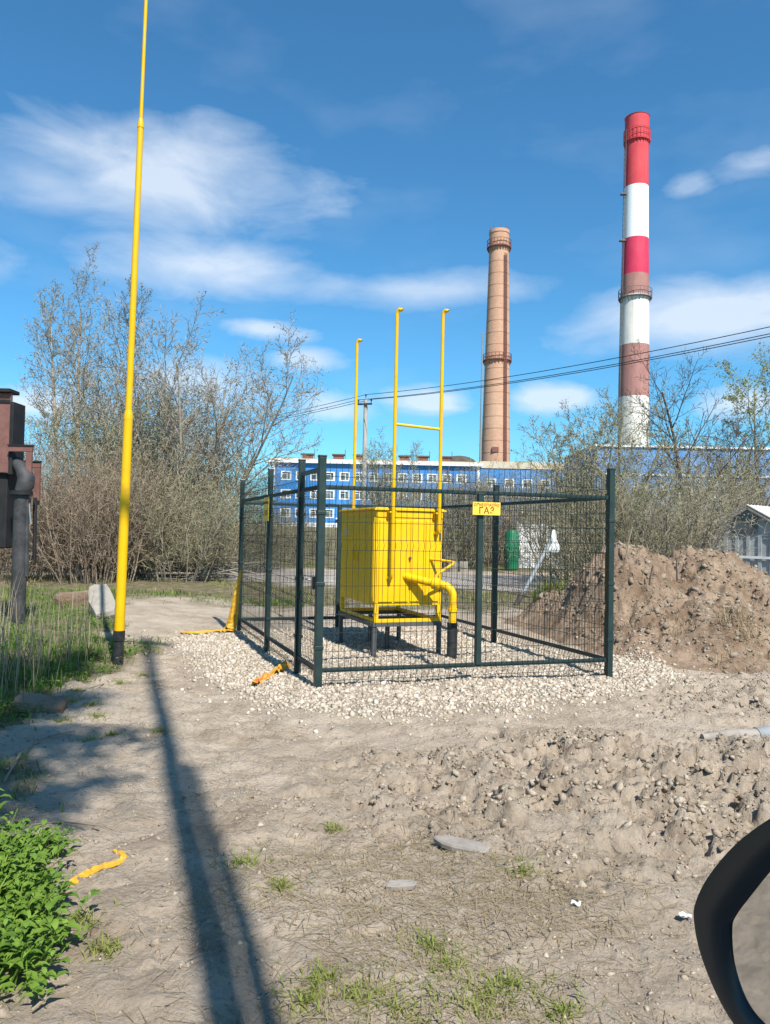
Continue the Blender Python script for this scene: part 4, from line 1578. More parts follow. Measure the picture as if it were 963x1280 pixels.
# ------------------------------------------------------------------ chimneys
def ring_platform(z, r, parent, mat, w=0.9, h=1.1, n=24):
    m = MB()
    vs = []; fs = []
    for i in range(n):
        a = 2 * math.pi * i / n
        c, s = math.cos(a), math.sin(a)
        vs += [Vector((c * (r - 0.05), s * (r - 0.05), z)), Vector((c * (r + w), s * (r + w), z)), Vector((c * (r + w), s * (r + w), z + 0.12)), Vector((c * (r - .05), s * (r - .05), z + 0.12))]
    for i in range(n):
        a = i * 4; b = ((i + 1) % n) * 4
        for k in range(4):
            fs.append((a + k, b + k, b + (k + 1) % 4, a + (k + 1) % 4))
    m.add(vs, fs)
    o = m.build('platform', mat, parent)
    ra = MB()
    for zz in (0.55, 1.1):
        pts = [Vector((math.cos(2 * math.pi * i / n) * (r + w - .05), math.sin(2 * math.pi * i / n) * (r + w - .05), z + zz * h / 1.1)) for i in range(n + 1)]
        ra.tube(pts, 0.055, 5, cap=False)
    for i in range(n):
        a = 2 * math.pi * i / n
        p = Vector((math.cos(a) * (r + w - .05), math.sin(a) * (r + w - .05), z))
        ra.tube([p, p + Vector((0, 0, h))], 0.045, 4)
        q = Vector((math.cos(a) * (r - .03), math.sin(a) * (r - .03), z - 0.9))
        ra.tube([q, p], 0.05, 4)
    ra.build('railing', mat, o)
    return o


def shaft(zs, rs, n=40):
    vs = []; fs = []
    for z, r in zip(zs, rs):
        for k in range(n):
            a = 2 * math.pi * k / n
            vs.append(Vector((math.cos(a) * r, math.sin(a) * r, z)))
    for i in range(len(zs) - 1):
        for k in range(n):
            a, b = i * n + k, i * n + (k + 1) % n
            fs.append((a, b, b + n, a + n))
    return vs, fs


M['hoop'] = mat_paint('hoop_iron', (0.30, 0.16, 0.11), (0.38, 0.21, 0.15), 1, 0.8)
# brick one
CD = 150.0
ct = at(624.5, 289, CD); cb = at(620, 572, CD)
zg = Hs(cb.x, CD)
ch = empty('brick_chimney', (ct.x, CD, zg), 0, 'tapering orange brick factory chimney with two iron galleries', 'chimney')
Ht = ct.z - zg
r_top, r_vis = 23.5 / 2 / F * CD, 36.0 / 2 / F * CD
zv = cb.z - zg
def rb(z): return r_vis + (r_top - r_vis) * (z - zv) / (Ht - zv)
def zpx(py, px=622): return at(px, py, CD).z - zg
vs, fs = shaft([0, zv * .5, zv, Ht * .6, Ht - 4.2, Ht - 4.1, Ht - 0.7, Ht - 0.65, Ht, Ht], [rb(0), rb(zv * .5), rb(zv), rb(Ht * .6), rb(Ht - 4.2), rb(Ht - 4.1) + .08, rb(Ht) + .1, rb(Ht) + .2, rb(Ht) + .15, rb(Ht) - .5])
m = MB(); m.add(vs, fs)
m.add([v for v in vs[-40:]], [tuple(range(40))])
sh_o = m.build('shaft', M['brick'], ch, True)
# iron hoops
z = zv * 0.4; i = 0
while z < Ht - 5:
    vs, fs = shaft([z, z, z + .10, z + .10], [rb(z) - .02, rb(z) + .03, rb(z) + .03, rb(z) - .02], 32)
    m = MB(); m.add(vs, fs)
    if i == 0:
        hoop0 = None
    m.build('iron_hoop', M['hoop'], ch)
    z += 2.35; i += 1
ring_platform(zpx(311), rb(zpx(311)), ch, M['ladder_red'], 0.5, 1.5)
ring_platform(zpx(452), rb(zpx(452)), ch, M['ladder_red'], 0.45, 1.3)
# ladder with cage facing right-front
la = R(-62)
m = MB()
for off in (-0.22, 0.22):
    pts = []
    for t in np.linspace(0, 1, 12):
        z = 1 + (Ht - 6) * t; r = rb(z) + .35
        pts.append(Vector((math.cos(la) * r - math.sin(la) * off, math.sin(la) * r + math.cos(la) * off, z)))
    m.tube(pts, 0.10, 4)
z = 1.5
while z < Ht - 5.5:
    r = rb(z) + .35
    m.tube([Vector((math.cos(la) * r + math.sin(la) * .25, math.sin(la) * r - math.cos(la) * .25, z)), Vector((math.cos(la) * (r) - math.sin(la) * .25, math.sin(la) * r + math.cos(la) * .25, z))], 0.06, 4)
    z += 0.9
m.build('ladder', M['ladder_red'], ch)
MB().box((-0.5, -rb(zv + 1.2) - 0.02, zv + 1.3), (1.3, 0.3, 1.0), bev=.05).build('hatch', M['vent_red'], ch)
m = MB()
for k in range(8):
    a = 2 * math.pi * k / 8
    m.tube([Vector((math.cos(a) * rb(Ht), math.sin(a) * rb(Ht), Ht - .1)), Vector((math.cos(a) * rb(Ht), math.sin(a) * rb(Ht), Ht + 1.0))], 0.04, 4)
m.build('lightning_rod', M['ladder_red'], ch)

# striped one
CD2 = 165.0
ct = at(797, 147.5, CD2); cb = at(793, 555, CD2)
zg = Hs(cb.x, CD2)
ch2 = empty('striped_chimney', (ct.x, CD2, zg), 0, 'tall concrete factory chimney banded in red and white', 'chimney')
Ht = ct.z - zg
def z2(py, px=795): return at(px, py, CD2).z - zg
wt = [(555, 37.5), (497, 37), (432, 35.5), (370, 34), (345, 32.5), (300, 31), (235, 29.5), (180, 28.5)]
zz_ = [z2(a) for a, _ in wt]; rr_ = [b / 2 / F * CD2 for _, b in wt]
def r2(z): return float(np.interp(z, zz_, rr_)) if z > zz_[0] else rr_[0] + (zz_[0] - z) * 0.012
bands = [(0, z2(497), 'band_old_white'), (z2(497), z2(432.5), 'band_faded'), (z2(432.5), z2(371), 'band_old_white'), (z2(371), z2(345), 'band_faded'),
         (z2(345), z2(300), 'band_crimson'), (z2(300), z2(235), 'band_white'), (z2(235), z2(177), 'band_red'), (z2(177), Ht - 0.2, 'band_red')]
for i, (a, b, k) in enumerate(bands):
    zs = np.linspace(a, b, 4)
    ex = 0.12 if i == 7 else 0.0
    vs, fs = shaft(list(zs), [r2(z) + ex for z in zs])
    m = MB(); m.add(vs, fs)
    if i == 7:
        vs, fs = shaft([a, a], [r2(a), r2(a) + ex]); m.add(vs, fs)
        vs, fs = shaft([b, b + .2, b + .2, b - 2], [r2(b) + ex, r2(b) + ex + .12, r2(b) - .4, r2(b) - .4]); m.add(vs, fs)
    o = m.build('shaft_band', M[k], ch2, True)
ring_platform(z2(179), r2(z2(179)), ch2, M['band_red'], 0.40, 2.6)
ring_platform(z2(374), r2(z2(374)), ch2, M['ladder_grey'], 0.6, 1.9)
la = R(-165)
m = MB()
for off in (-0.3, 0.3):
    pts = []
    for t in np.linspace(0, 1, 24):
        z = 1 + (Ht - 4) * t; r = r2(z) + .4
        pts.append(Vector((math.cos(la) * r - math.sin(la) * off, math.sin(la) * r + math.cos(la) * off, z)))
    m.tube(pts, 0.07, 4)
z = 2
while z < Ht - 4:
    r = r2(z) + .4
    m.tube([Vector((math.cos(la) * r + math.sin(la) * .3, math.sin(la) * r - math.cos(la) * .3, z)), Vector((math.cos(la) * r - math.sin(la) * .3, math.sin(la) * r + math.cos(la) * .3, z))], 0.04, 4)
    z += 1.2
m.build('ladder', M['ladder_grey'], ch2)
for py in (245, 303):
    z = z2(py); r = r2(z) + .6
    MB().box((math.cos(la) * r, math.sin(la) * r, z), (1.2, 1.0, 0.25)).build('rest_platform', M['ladder_grey'], ch2)

# thin steel mast left of the brick chimney
CDm = 142.0
a = at(603.5, 416, CDm); b = at(600, 580, CDm); zg = Hs(b.x, CDm)
fm = empty('steel_mast', (a.x, CDm, zg), 0, 'thin grey steel mast standing just left of the brick chimney', 'mast')
Hm = a.z - zg
MB().tube([Vector((0, 0, -.2)), Vector((0, 0, Hm * .55)), Vector((0, 0, Hm))], [0.26, 0.20, 0.09], 10).build('tube', M['galv'], fm, True)
m = MB()
for k in range(9):
    z = 6 + k * 2.5
    m.box((-0.28, 0, z), (0.4, 0.12, 0.08))
m.build('step_iron', M['galv'], fm)
MB().tube([Vector((-.25, 0, Hm)), Vector((.25, 0, Hm))], 0.06, 5).build('head', M['galv'], fm)

# ------------------------------------------------------------------ blue factory office block
BDIST = 122.0
bx0, bx1 = at(338, 620, BDIST).x, at(599, 620, BDIST).x
zgb = Hs(0, BDIST) - 0.2
bz_top = at(470, 579, BDIST).z - zgb
bld = empty('office_block', (bx0, BDIST, zgb), 0, 'three storey office block clad in bright blue with white windows', 'building')
BWd = bx1 - bx0
BDp = 14.0


def facade_with_holes(m, x0, x1, z0, z1, holes, y, depth=0.22):
    """wall face at y (facing -y) with window openings and reveals; holes: (xa,xb,za,zb)"""
    xsx = sorted(set([x0, x1] + [h[0] for h in holes] + [h[1] for h in holes]))
    zsz = sorted(set([z0, z1] + [h[2] for h in holes] + [h[3] for h in holes]))
    hs = set((round(h[0], 3), round(h[2], 3)) for h in holes)
    for i in range(len(xsx) - 1):
        for j in range(len(zsz) - 1):
            cx, cz = (xsx[i] + xsx[i + 1]) / 2, (zsz[j] + zsz[j + 1]) / 2
            if any(h[0] < cx < h[1] and h[2] < cz < h[3] for h in holes):
                continue
            m.add([(xsx[i], y, zsz[j]), (xsx[i + 1], y, zsz[j]), (xsx[i + 1], y, zsz[j + 1]), (xsx[i], y, zsz[j + 1])], [(0, 1, 2, 3)])
    for (xa, xb, za, zb_) in holes:
        v = [(xa, y, za), (xb, y, za), (xb, y, zb_), (xa, y, zb_), (xa, y + depth, za), (xb, y + depth, za), (xb, y + depth, zb_), (xa, y + depth, zb_)]
        m.add(v, [(0, 4, 5, 1), (1, 5, 6, 2), (2, 6, 7, 3), (3, 7, 4, 0)])


WIN = {}


def add_window(parent, xa, xb, za, zb_, y):
    w, h = round(xb - xa, 2), round(zb_ - za, 2)
    key = (w, h)
    if key not in WIN:
        m = MB(); fwd = -0.05
        t = 0.17
        m.box((w / 2, fwd + .1, t / 2), (w + .12, 0.2, t)); m.box((w / 2, fwd + .1, h - t / 2), (w + .12, 0.2, t))
        m.box((t / 2 - .03, fwd + .1, h / 2), (t + .06, 0.19, h - 2 * t)); m.box((w - t / 2 + .03, fwd + .1, h / 2), (t + .06, 0.19, h - 2 * t))
        m.box((w * .58, fwd + .14, h / 2), (0.10, 0.10, h - 2 * t)); m.box((w * .29, fwd + .14, h * .68), (w * .5, 0.09, 0.08))
        o = m.build('window', M['plaster'], parent)
        g = MB(); g.box((w / 2, .14, h / 2), (w - 2 * t + .06, 0.02, h - 2 * t + .06))
        p = g.build('pane', M['pane'], o)
        WIN[key] = (o.data, p.data)
        o.location = (xa, y, za)
        return o
    o = bpy.data.objects.new('window', WIN[key][0]); link(o); o.parent = parent; o.location = (xa, y, za)
    p = bpy.data.objects.new('pane', WIN[key][1]); link(p); p.parent = o
    return o


holes = []
pitch = 2.36
rowz = [at(415, y, BDIST).z - zgb - 0.72 for y in (642, 618.5, 595.5)]
x = 1.7
k = 0
while x < BWd - 2.2:
    for z in rowz:
        holes.append((x, x + 1.5, z, z + 1.45))
    x += pitch if k % 2 else pitch * 0.97
    k += 1
m = MB()
facade_with_holes(m, 0, BWd, 0.9, bz_top - .2, holes, 0.0)
m.add([(0, 0, 0.9), (0, BDp, 0.9), (0, BDp, bz_top - .2), (0, 0, bz_top - .2), (BWd, 0, .9), (BWd, BDp, .9), (BWd, BDp, bz_top - .2), (BWd, 0, bz_top - .2)],
      [(0, 3, 2, 1), (4, 5, 6, 7), (1, 2, 6, 5)])
m.build('wall', M['blue'], bld)
MB().box((BWd / 2, BDp / 2, 0.45), (BWd + .2, BDp + .2, 0.9)).build('plinth', M['plaster'], bld)
ro = MB(); ro.box((BWd / 2, BDp / 2 - .1, bz_top), (BWd + .9, BDp + 1.0, 0.42)); ro.build('roof_edge', M['plaster'], bld)
MB().box((BWd / 2, BDp / 2, bz_top + .36), (BWd + .2, BDp + .2, 0.3)).build('roof', M['parapet'], bld)
for h in holes:
    add_window(bld, *h, 0.0)
for px in (341.5, 598):
    x = at(px, 620, BDIST).x - bx0
    MB().box((x, -0.04, bz_top / 2), (0.35, 0.25, bz_top - .4)).build('corner_trim', M['plaster'], bld)
m = MB(); m.box((BWd * .36, -1.1, 1.6), (2.8, 2.2, 0.25)); m.box((BWd * .36, -1.1, 0.5), (3.0, 2.4, .8)); m.build('entrance_porch', M['plaster'], bld)
for px in (381, 421, 448, 507, 531, 560):
    x = at(px, 570, BDIST).x - bx0
    v = MB(); v.box((x, 5, bz_top + 1.0), (1.7, 1.3, 1.1)); vo = v.build('roof_vent', M['vent_red'], bld)
    MB().box((x, 5, bz_top + 1.68), (2.1, 1.7, 0.22)).build('vent_cap', M['roof_dark'], vo)
    MB().tube([Vector((x + 1.1, 5, bz_top + .4)), Vector((x + 1.1, 5, bz_top + 2.6))], 0.05, 5).build('aerial', M['stand'], vo)

# annex to the right, greyer, with concrete parapet
ax0, ax1 = at(600.5, 620, BDIST + 1).x, at(705, 620, BDIST + 1).x
ann = empty('factory_annex', (ax0, BDIST + 1.2, zgb), 0, 'lower blue factory annex with buff parapet in front of brick chimney', 'building')
AW = ax1 - ax0
at_z = at(640, 585, BDIST).z - zgb
holes = []
x = 1.0; k = 0
while x < AW - 2:
    for j, py in enumerate((642, 619, 604)):
        z = at(645, py, BDIST).z - zgb - .7
        if j != 1:
            holes.append((x, x + 1.5, z, z + 1.45))
    x += 2.9
m = MB()
facade_with_holes(m, 0, AW, 0, at_z, holes, 0.0)
m.add([(0, 0, 0), (0, 12, 0), (0, 12, at_z), (0, 0, at_z), (AW, 0, 0), (AW, 12, 0), (AW, 12, at_z), (AW, 0, at_z)], [(0, 3, 2, 1), (4, 5, 6, 7), (1, 2, 6, 5)])
m.build('wall', M['blue'], ann)
for h in holes:
    add_window(ann, *h, 0.0)
MB().box((AW / 2, 6, at_z + .55), (AW + .2, 12.3, 1.1)).build('parapet', M['parapet'], ann)
MB().box((AW / 2, -0.12, at_z * .56), (AW, 0.24, 0.35)).build('string_course', M['plaster'], ann)
# dark hump of a roof light
hx = at(572, 575, BDIST + 8).x - bx0
m = MB()
n = 10; vs = []
for yy in (-2.5, 2.5):
    for i in range(n + 1):
        a = math.pi * i / n
        vs.append(Vector((hx - math.cos(a) * 2.9, 7 + yy, bz_top + .5 + math.sin(a) * 1.45)))
fs = [(i, i + 1, n + 2 + i, n + 1 + i) for i in range(n)] + [tuple(range(n + 1)), tuple(range(2 * n + 1, n, -1))]
m.add(vs, fs); m.build('roof_light', M['roof_dark'], bld)

# pale blue hall behind the right hand trees
HD = 112.0
hx0, hx1 = at(745, 600, HD).x, at(1120, 600, HD).x
zgh = Hs(40, HD) - .2
hall = empty('factory_hall', (hx0, HD, zgh), 0, 'long light blue factory hall with white roof edge behind bare trees', 'building')
HW = hx1 - hx0
hz = at(890, 561, HD).z - zgh
hb = at(890, 595, HD).z - zgh
m = MB()
holes = []
x = 2.0
while x < HW - 3:
    for zz in (hb - 3.4, hb - 6.6, hb - 9.4):
        if zz > 0.6:
            holes.append((x, x + 1.9, zz, zz + 1.7))
    x += 3.4
facade_with_holes(m, 0, HW, 0, hz, holes, 0.0)
m.add([(0, 0, 0), (0, 20, 0), (0, 20, hz), (0, 0, hz), (HW, 0, 0), (HW, 20, 0), (HW, 20, hz), (HW, 0, hz)], [(0, 3, 2, 1), (4, 5, 6, 7), (1, 2, 6, 5)])
m.build('wall', M['blue2'], hall)
for h in holes:
    add_window(hall, *h, 0.0)
MB().box((HW / 2, 10, hz + .15), (HW + .6, 20.6, 0.3)).build('roof_edge', M['plaster'], hall)
MB().box((HW / 2, -0.06, hb), (HW, 0.14, 0.3)).build('string_course', M['plaster'], hall)
for k in range(4):
    MB().box((4 + HW * k / 4, -.05, hb / 2), (0.4, 0.12, hb - .4)).build('pilaster', M['plaster'], hall)

# ------------------------------------------------------------------ white panel wall, sacks and bits beyond the track
WD = 36.0
wa = at(647, 690, WD).x; wb = at(838, 690, WD).x
zw = Hs(4, WD)
wall = empty('white_wall', (wa, WD, zw), 0, 'low white panel wall beyond the track behind the fence', 'wall')
wtop = at(700, 656, WD).z - zw
n = 6; pw = (wb - wa) / n
for i in range(n):
    o = MB().box((pw * (i + .5), 0.02 * (i % 2), (wtop - 0.02 * (i % 3)) / 2), (pw - 0.05, 0.10, wtop - 0.03 * (i % 3)), bev=0.01).build('panel', M['white_paint'], wall)
for i in range(n + 1):
    MB().box((pw * i, 0.05, wtop / 2 + .03), (0.14, 0.16, wtop + .06), bev=0.01).build('post', M['concrete'], wall)
# white sack hung on the leaning pole
a = at(645, 757, 17.0); a = Vector((a.x, 17.0, gz(a.x, 17.0))); b = at(693, 668, 18.2)
lp = empty('leaning_pole', a, 0, 'grey steel pole leaning over the track behind the fence', 'pole')
MB().tube([Vector((0, 0, -0.05)), (b - a) * .5 + Vector((0.0, 0, -0.03)), b - a], [0.05, 0.048, 0.045], 10).build('pole', M['galv'], lp, True)
MB().tube([Vector((0.0, -0.03, 0.0)), Vector((0.12, 0.0, 0.22)), Vector((0.24, 0.02, 0.30))], [0.05, 0.07, 0.03], 7).build('clump', M['roof_dark'], lp)
m = MB(); vs = []; fs = []
rs = [(0.06, 0.03), (-0.04, 0.06), (-0.16, 0.09), (-0.30, 0.13), (-0.44, 0.16), (-0.50, 0.05)]
r = random.Random(4)
for (z, rr) in rs:
    for k in range(10):
        a_ = 2 * math.pi * k / 10; q_ = rr * r.uniform(.6, 1.2)
        vs.append(Vector((math.cos(a_) * q_, math.sin(a_) * q_ * .7, z)))
for i in range(len(rs) - 1):
    for k in range(10):
        fs.append((i * 10 + k, i * 10 + (k + 1) % 10, (i + 1) * 10 + (k + 1) % 10, (i + 1) * 10 + k))
fs.append(tuple((len(rs) - 1) * 10 + k for k in range(10)))
m.add(vs, fs)
o = m.build('white_sack', M['white_paint'], None, True); o.location = b + Vector((-0.02, -0.06, 0.05))
tag(o, 'white cloth sack hung on the end of the leaning pole', 'sack')
# green bin
gbp = at(640, 692, 33.0); zg = Hs(gbp.x, 33.0)
bn = empty('green_barrel', (gbp.x, 33.0, zg), 0, 'green plastic barrel standing at the end of the white wall', 'barrel')
hgt = at(640, 663, 33.0).z - zg
vs, fs = shaft([0, 0.05, hgt * .3, hgt * .33, hgt * .66, hgt * .69, hgt * .93, hgt], [0.24, 0.29, 0.31, 0.33, 0.33, 0.31, 0.29, 0.22], 18)
m = MB(); m.add(vs, fs + [tuple(7 * 18 + k for k in range(18))]); m.build('body', M['green_plastic'], bn, True)
vs, fs = shaft([hgt, hgt + .03, hgt + .03], [0.2, 0.2, 0.02], 18)
m = MB(); m.add(vs, fs); m.build('lid', M['green_plastic'], bn, True)
for i, px in enumerate((567, 580)):
    q = at(px, 694, 31.0); zg = Hs(q.x, 31.0)
    slab('sandbag', Vector((q.x, 31.0, zg + 0.18)), 0.42, 0.34, 0.42, 0.2 * i, M['concrete'], ['pale stuffed sack on the grass beyond the track beside its twin', 'pale stuffed sack on the grass, the one towards the green barrel'][i], 'sack', 20 + i)

# ------------------------------------------------------------------ grey shed behind the mound
SD = 22.0
sa = at(937, 632, SD)
zs0 = Hs(sa.x, SD)
shed = empty('garden_shed', (sa.x, SD, zs0), R(42), 'small grey gabled shed with corrugated roof behind the earth heap', 'shed')
# local: gable end faces -X ; ridge along +X ; front slope faces -Y
ap = sa.z - zs0; ev = at(905, 668, SD).z - zs0; hwid = 1.45; sl = 4.2
m = MB()
m.add([(0, -hwid, 0), (0, hwid, 0), (0, hwid, ev), (0, 0, ap - .03), (0, -hwid, ev), (sl, -hwid, 0), (sl, hwid, 0), (sl, hwid, ev), (sl, 0, ap - .03), (sl, -hwid, ev)],
      [(0, 4, 3, 2, 1), (5, 6, 7, 8, 9), (0, 5, 9, 4), (1, 2, 7, 6)])
m.build('wall', M['shed_wall'], shed)
for sgn in (-1, 1):
    m = MB(); nn = 60; vs = []
    e = Vector((0, sgn * (hwid + .15), ev - .06)); rdg = Vector((0, 0, ap + .02))
    for i in range(nn + 1):
        x = -0.15 + (sl + .3) * i / nn
        off = 0.02 * math.sin(i * math.pi / 1.5)
        vs += [Vector((x, rdg.y, rdg.z + off)), Vector((x, e.y, e.z + off)), Vector((x, e.y, e.z + off - .012)), Vector((x, rdg.y, rdg.z + off - .012))]
    fs = []
    for i in range(nn):
        for k in range(4):
            fs.append((i * 4 + k, i * 4 + (k + 1) % 4, (i + 1) * 4 + (k + 1) % 4, (i + 1) * 4 + k))
    fs += [(0, 1, 2, 3), tuple(nn * 4 + k for k in (3, 2, 1, 0))]
    m.add(vs, fs); m.build('roof_slope', M['sheet'], shed)
    MB().beam((-0.12, sgn * (hwid + .12), ev - .1), (-0.12, 0, ap - .04), 0.04, 0.12).build('barge_board', M['concrete'], shed)
for k in range(9):
    MB().box((-0.022, -hwid + .16 + k * (2 * hwid - .3) / 8, ev / 2), (0.03, 0.10, ev - .05)).build('batten', M['shed_wall'], shed)
MB().box((-0.05, 0, ev * .62), (0.03, 2 * hwid + .1, 0.07)).build('white_ledge', M['white_paint'], shed)
MB().box((-0.04, 0.1, ev + .3), (0.04, 0.7, 0.5), bev=.01).build('window', M['pane'], shed)

# ------------------------------------------------------------------ overhead line
def utility_pole(pos, top, rz, label, two_arm=False, r0=0.15, lean=(0, 0)):
    zg = Hs(pos[0], pos[1])
    u = empty('utility_pole', (pos[0], pos[1], zg), rz, label, 'utility pole')
    h = top - zg
    MB().tube([Vector((0, 0, -.3)), Vector((lean[0] * .5, lean[1] * .5, h * .5)), Vector((lean[0], lean[1], h))], [r0, r0 * .88, r0 * .72], 12).build('pole', M['wood_pole'], u, True)
    t = Vector((lean[0], lean[1], h - .25))
    MB().beam(t + Vector((-.42, -r0, 0)), t + Vector((.42, -r0, 0)), 0.08, 0.10).build('crossarm', M['dark_pipe'], u)
    ins = []
    for x, dz in ((-.38, .05), (0, .36), (.38, .05)):
        p = t + Vector((x, -r0 if x else 0, dz))
        o = MB().tube([p, p + Vector((0, 0, .10)), p + Vector((0, 0, .12)), p + Vector((0, 0, .22))], [.02, .02, .055, .04], 8).build('insulator', M['dark_pipe'], u, True)
        ins.append(p + Vector((0, 0, .2)))
    Rz = Matrix.Rotation(rz, 4, 'Z')
    return [Vector((pos[0], pos[1], zg)) + (Rz @ p) for p in ins]


UPD = 43.0
up_t = at(457.5, 500, UPD)
i1 = utility_pole((up_t.x, UPD), up_t.z, R(-18), 'pale wooden utility pole with crossarm in front of the blue office block')
i0 = utility_pole((-26.0, 74.0), up_t.z + 1.0, R(-30), 'far wooden utility pole behind the leafless trees at the scrub')
i2 = utility_pole((21.5, 13.6), 9.0, R(-40), 'wooden utility pole at the near end of the overhead line')


def wire(a, b, sag, k, jj):
    pts = []
    for i in range(25):
        t = i / 24
        p = a * (1 - t) + b * t
        p = p + Vector((0, 0, -4 * sag * t * (1 - t)))
        pts.append(p)
    m = MB().tube([p - pts[0] for p in pts], 0.016, 5)
    o = m.build('overhead_wire', M['black']); o.location = pts[0]
    end = ['from the crossarm end towards the willow', 'from the top insulator of the pale pole', 'from the crossarm end towards the brick chimney'][jj]
    return tag(o, ['black overhead wire passing the chimneys ' + end, 'black overhead wire running into the willow ' + end][k], 'wire',
               ['wires right of the pole', 'wires left of the pole'][k])


for j in range(3):
    wire(i1[j], i2[j], 0.75, 0, j)
    wire(i1[j], i0[j], 0.5, 1, j)

# tall braced pole behind the viewer that throws the long shadow
sh = empty('lamp_pole', (1.15, -2.3, gz(1.15, -2.3)), 0, 'tall braced wooden pole throwing the long shadow across the soil', 'pole')
MB().tube([Vector((0, 0, -.3)), Vector((.60, 0, 8)), Vector((1.20, -.05, 16))], [0.075, 0.07, 0.06], 14).build('pole', M['wood_pole'], sh, True)
MB().tube([Vector((.17, 0, -.3)), Vector((.52, 0, 5)), Vector((.82, -.03, 9.3))], [0.05, 0.045, 0.035], 12).build('brace', M['wood_pole'], sh, True)
MB().beam(Vector((.5, -.15, 15.5)), Vector((1.5, -.15, 15.5)), 0.1, 0.12).build('crossarm', M['dark_pipe'], sh)

# ------------------------------------------------------------------ trees and scrub
class Segs:
    def __init__(self):
        self.a = []; self.b = []; self.ra = []; self.rb = []; self.tips = []


def rvec(r):
    while True:
        v = Vector((r.uniform(-1, 1), r.uniform(-1, 1), r.uniform(-1, 1)))
        if 0.05 < v.length < 1:
            return v.normalized()


def limb(S, r, p, d, L, rad, lvl, prm):
    """grow a limb with its side shoots"""
    nseg = prm['nseg'][lvl]
    wander, trop = prm['wander'][lvl], prm['trop'][lvl]
    last = lvl == prm['levels'] - 1
    pts = [p.copy()]; dirs = [d.copy()]
    for i in range(nseg):
        d = (d + rvec(r) * wander + Vector((0, 0, trop))).normalized()
        p = p + d * (L / nseg)
        pts.append(p.copy()); dirs.append(d.copy())
    tip = prm['tip'][lvl]
    rads = [rad * (1 - (1 - tip) * (i / nseg)) for i in range(nseg + 1)]
    for i in range(nseg):
        S[lvl].a.append(pts[i]); S[lvl].b.append(pts[i + 1]); S[lvl].ra.append(rads[i]); S[lvl].rb.append(rads[i + 1])
    if last or lvl == prm['levels'] - 2:
        for i in range(1, nseg + 1):
            S[-1].tips.append((pts[i], dirs[i]))
    if last:
        return
    nch = prm['n'][lvl]
    nch = max(1, int(round(nch * r.uniform(.8, 1.2))))
    s0 = prm['start'][lvl]
    az = r.uniform(0, 6.28)
    for c in range(nch):
        t = s0 + (1 - s0) * ((c + r.uniform(.1, .9)) / nch)
        f = t * nseg; i = min(int(f), nseg - 1); q = pts[i].lerp(pts[i + 1], f - i)
        dd = dirs[min(i + 1, nseg)]
        az += 2.4 + r.uniform(-.5, .5)
        ref = Vector((1, 0, 0)) if abs(dd.x) < .8 else Vector((0, 1, 0))
        s = dd.cross(ref).normalized(); u = s.cross(dd)
        ang = R(prm['angle'][lvl] * r.uniform(.7, 1.3))
        nd = (dd * math.cos(ang) + (s * math.cos(az) + u * math.sin(az)) * math.sin(ang)).normalized()
        Lc = L * prm['ratio'][lvl] * (1 - prm['fall'][lvl] * t) * r.uniform(.7, 1.25)
        limb(S, r, q, nd, Lc, max(rads[i] * prm['rr'][lvl], prm['rmin']), lvl + 1, prm)


def segs_mesh(a, b, ra, rb, sides):
    a = np.array([tuple(v) for v in a]); b = np.array([tuple(v) for v in b]); ra = np.array(ra); rb = np.array(rb)
    n = len(a)
    d = b - a; d /= np.linalg.norm(d, axis=1)[:, None] + 1e-9
    b = b + d * (rb * 0.4)[:, None]
    ref = np.where(np.abs(d[:, 2:3]) < 0.9, np.array([[0, 0, 1.0]]), np.array([[1.0, 0, 0]]))
    s = np.cross(d, ref); s /= np.linalg.norm(s, axis=1)[:, None]
    u = np.cross(s, d)
    ang = np.arange(sides)[None] * 2 * np.pi / sides + (np.arange(n) * 2.399)[:, None]
    ring = np.cos(ang)[:, :, None] * s[:, None] + np.sin(ang)[:, :, None] * u[:, None]
    if sides == 2:
        ra = ra * 1.3; rb = rb * 1.3
    A = a[:, None] + ring * ra[:, None, None]; B = b[:, None] + ring * rb[:, None, None]
    V = np.concatenate([A, B], 1).reshape(-1, 3)
    if sides == 2:      # hair-fine end twigs
        Fc = (np.array([[0, 1, 3, 2]])[None] + (np.arange(n) * 4)[:, None, None]).reshape(-1, 4)
        return V, Fc
    k = np.arange(sides); k2 = (k + 1) % sides
    Fq = np.stack([k, k2, k2 + sides, k + sides], -1)
    Fc = (Fq[None] + (np.arange(n) * 2 * sides)[:, None, None]).reshape(-1, 4)
    return V, Fc


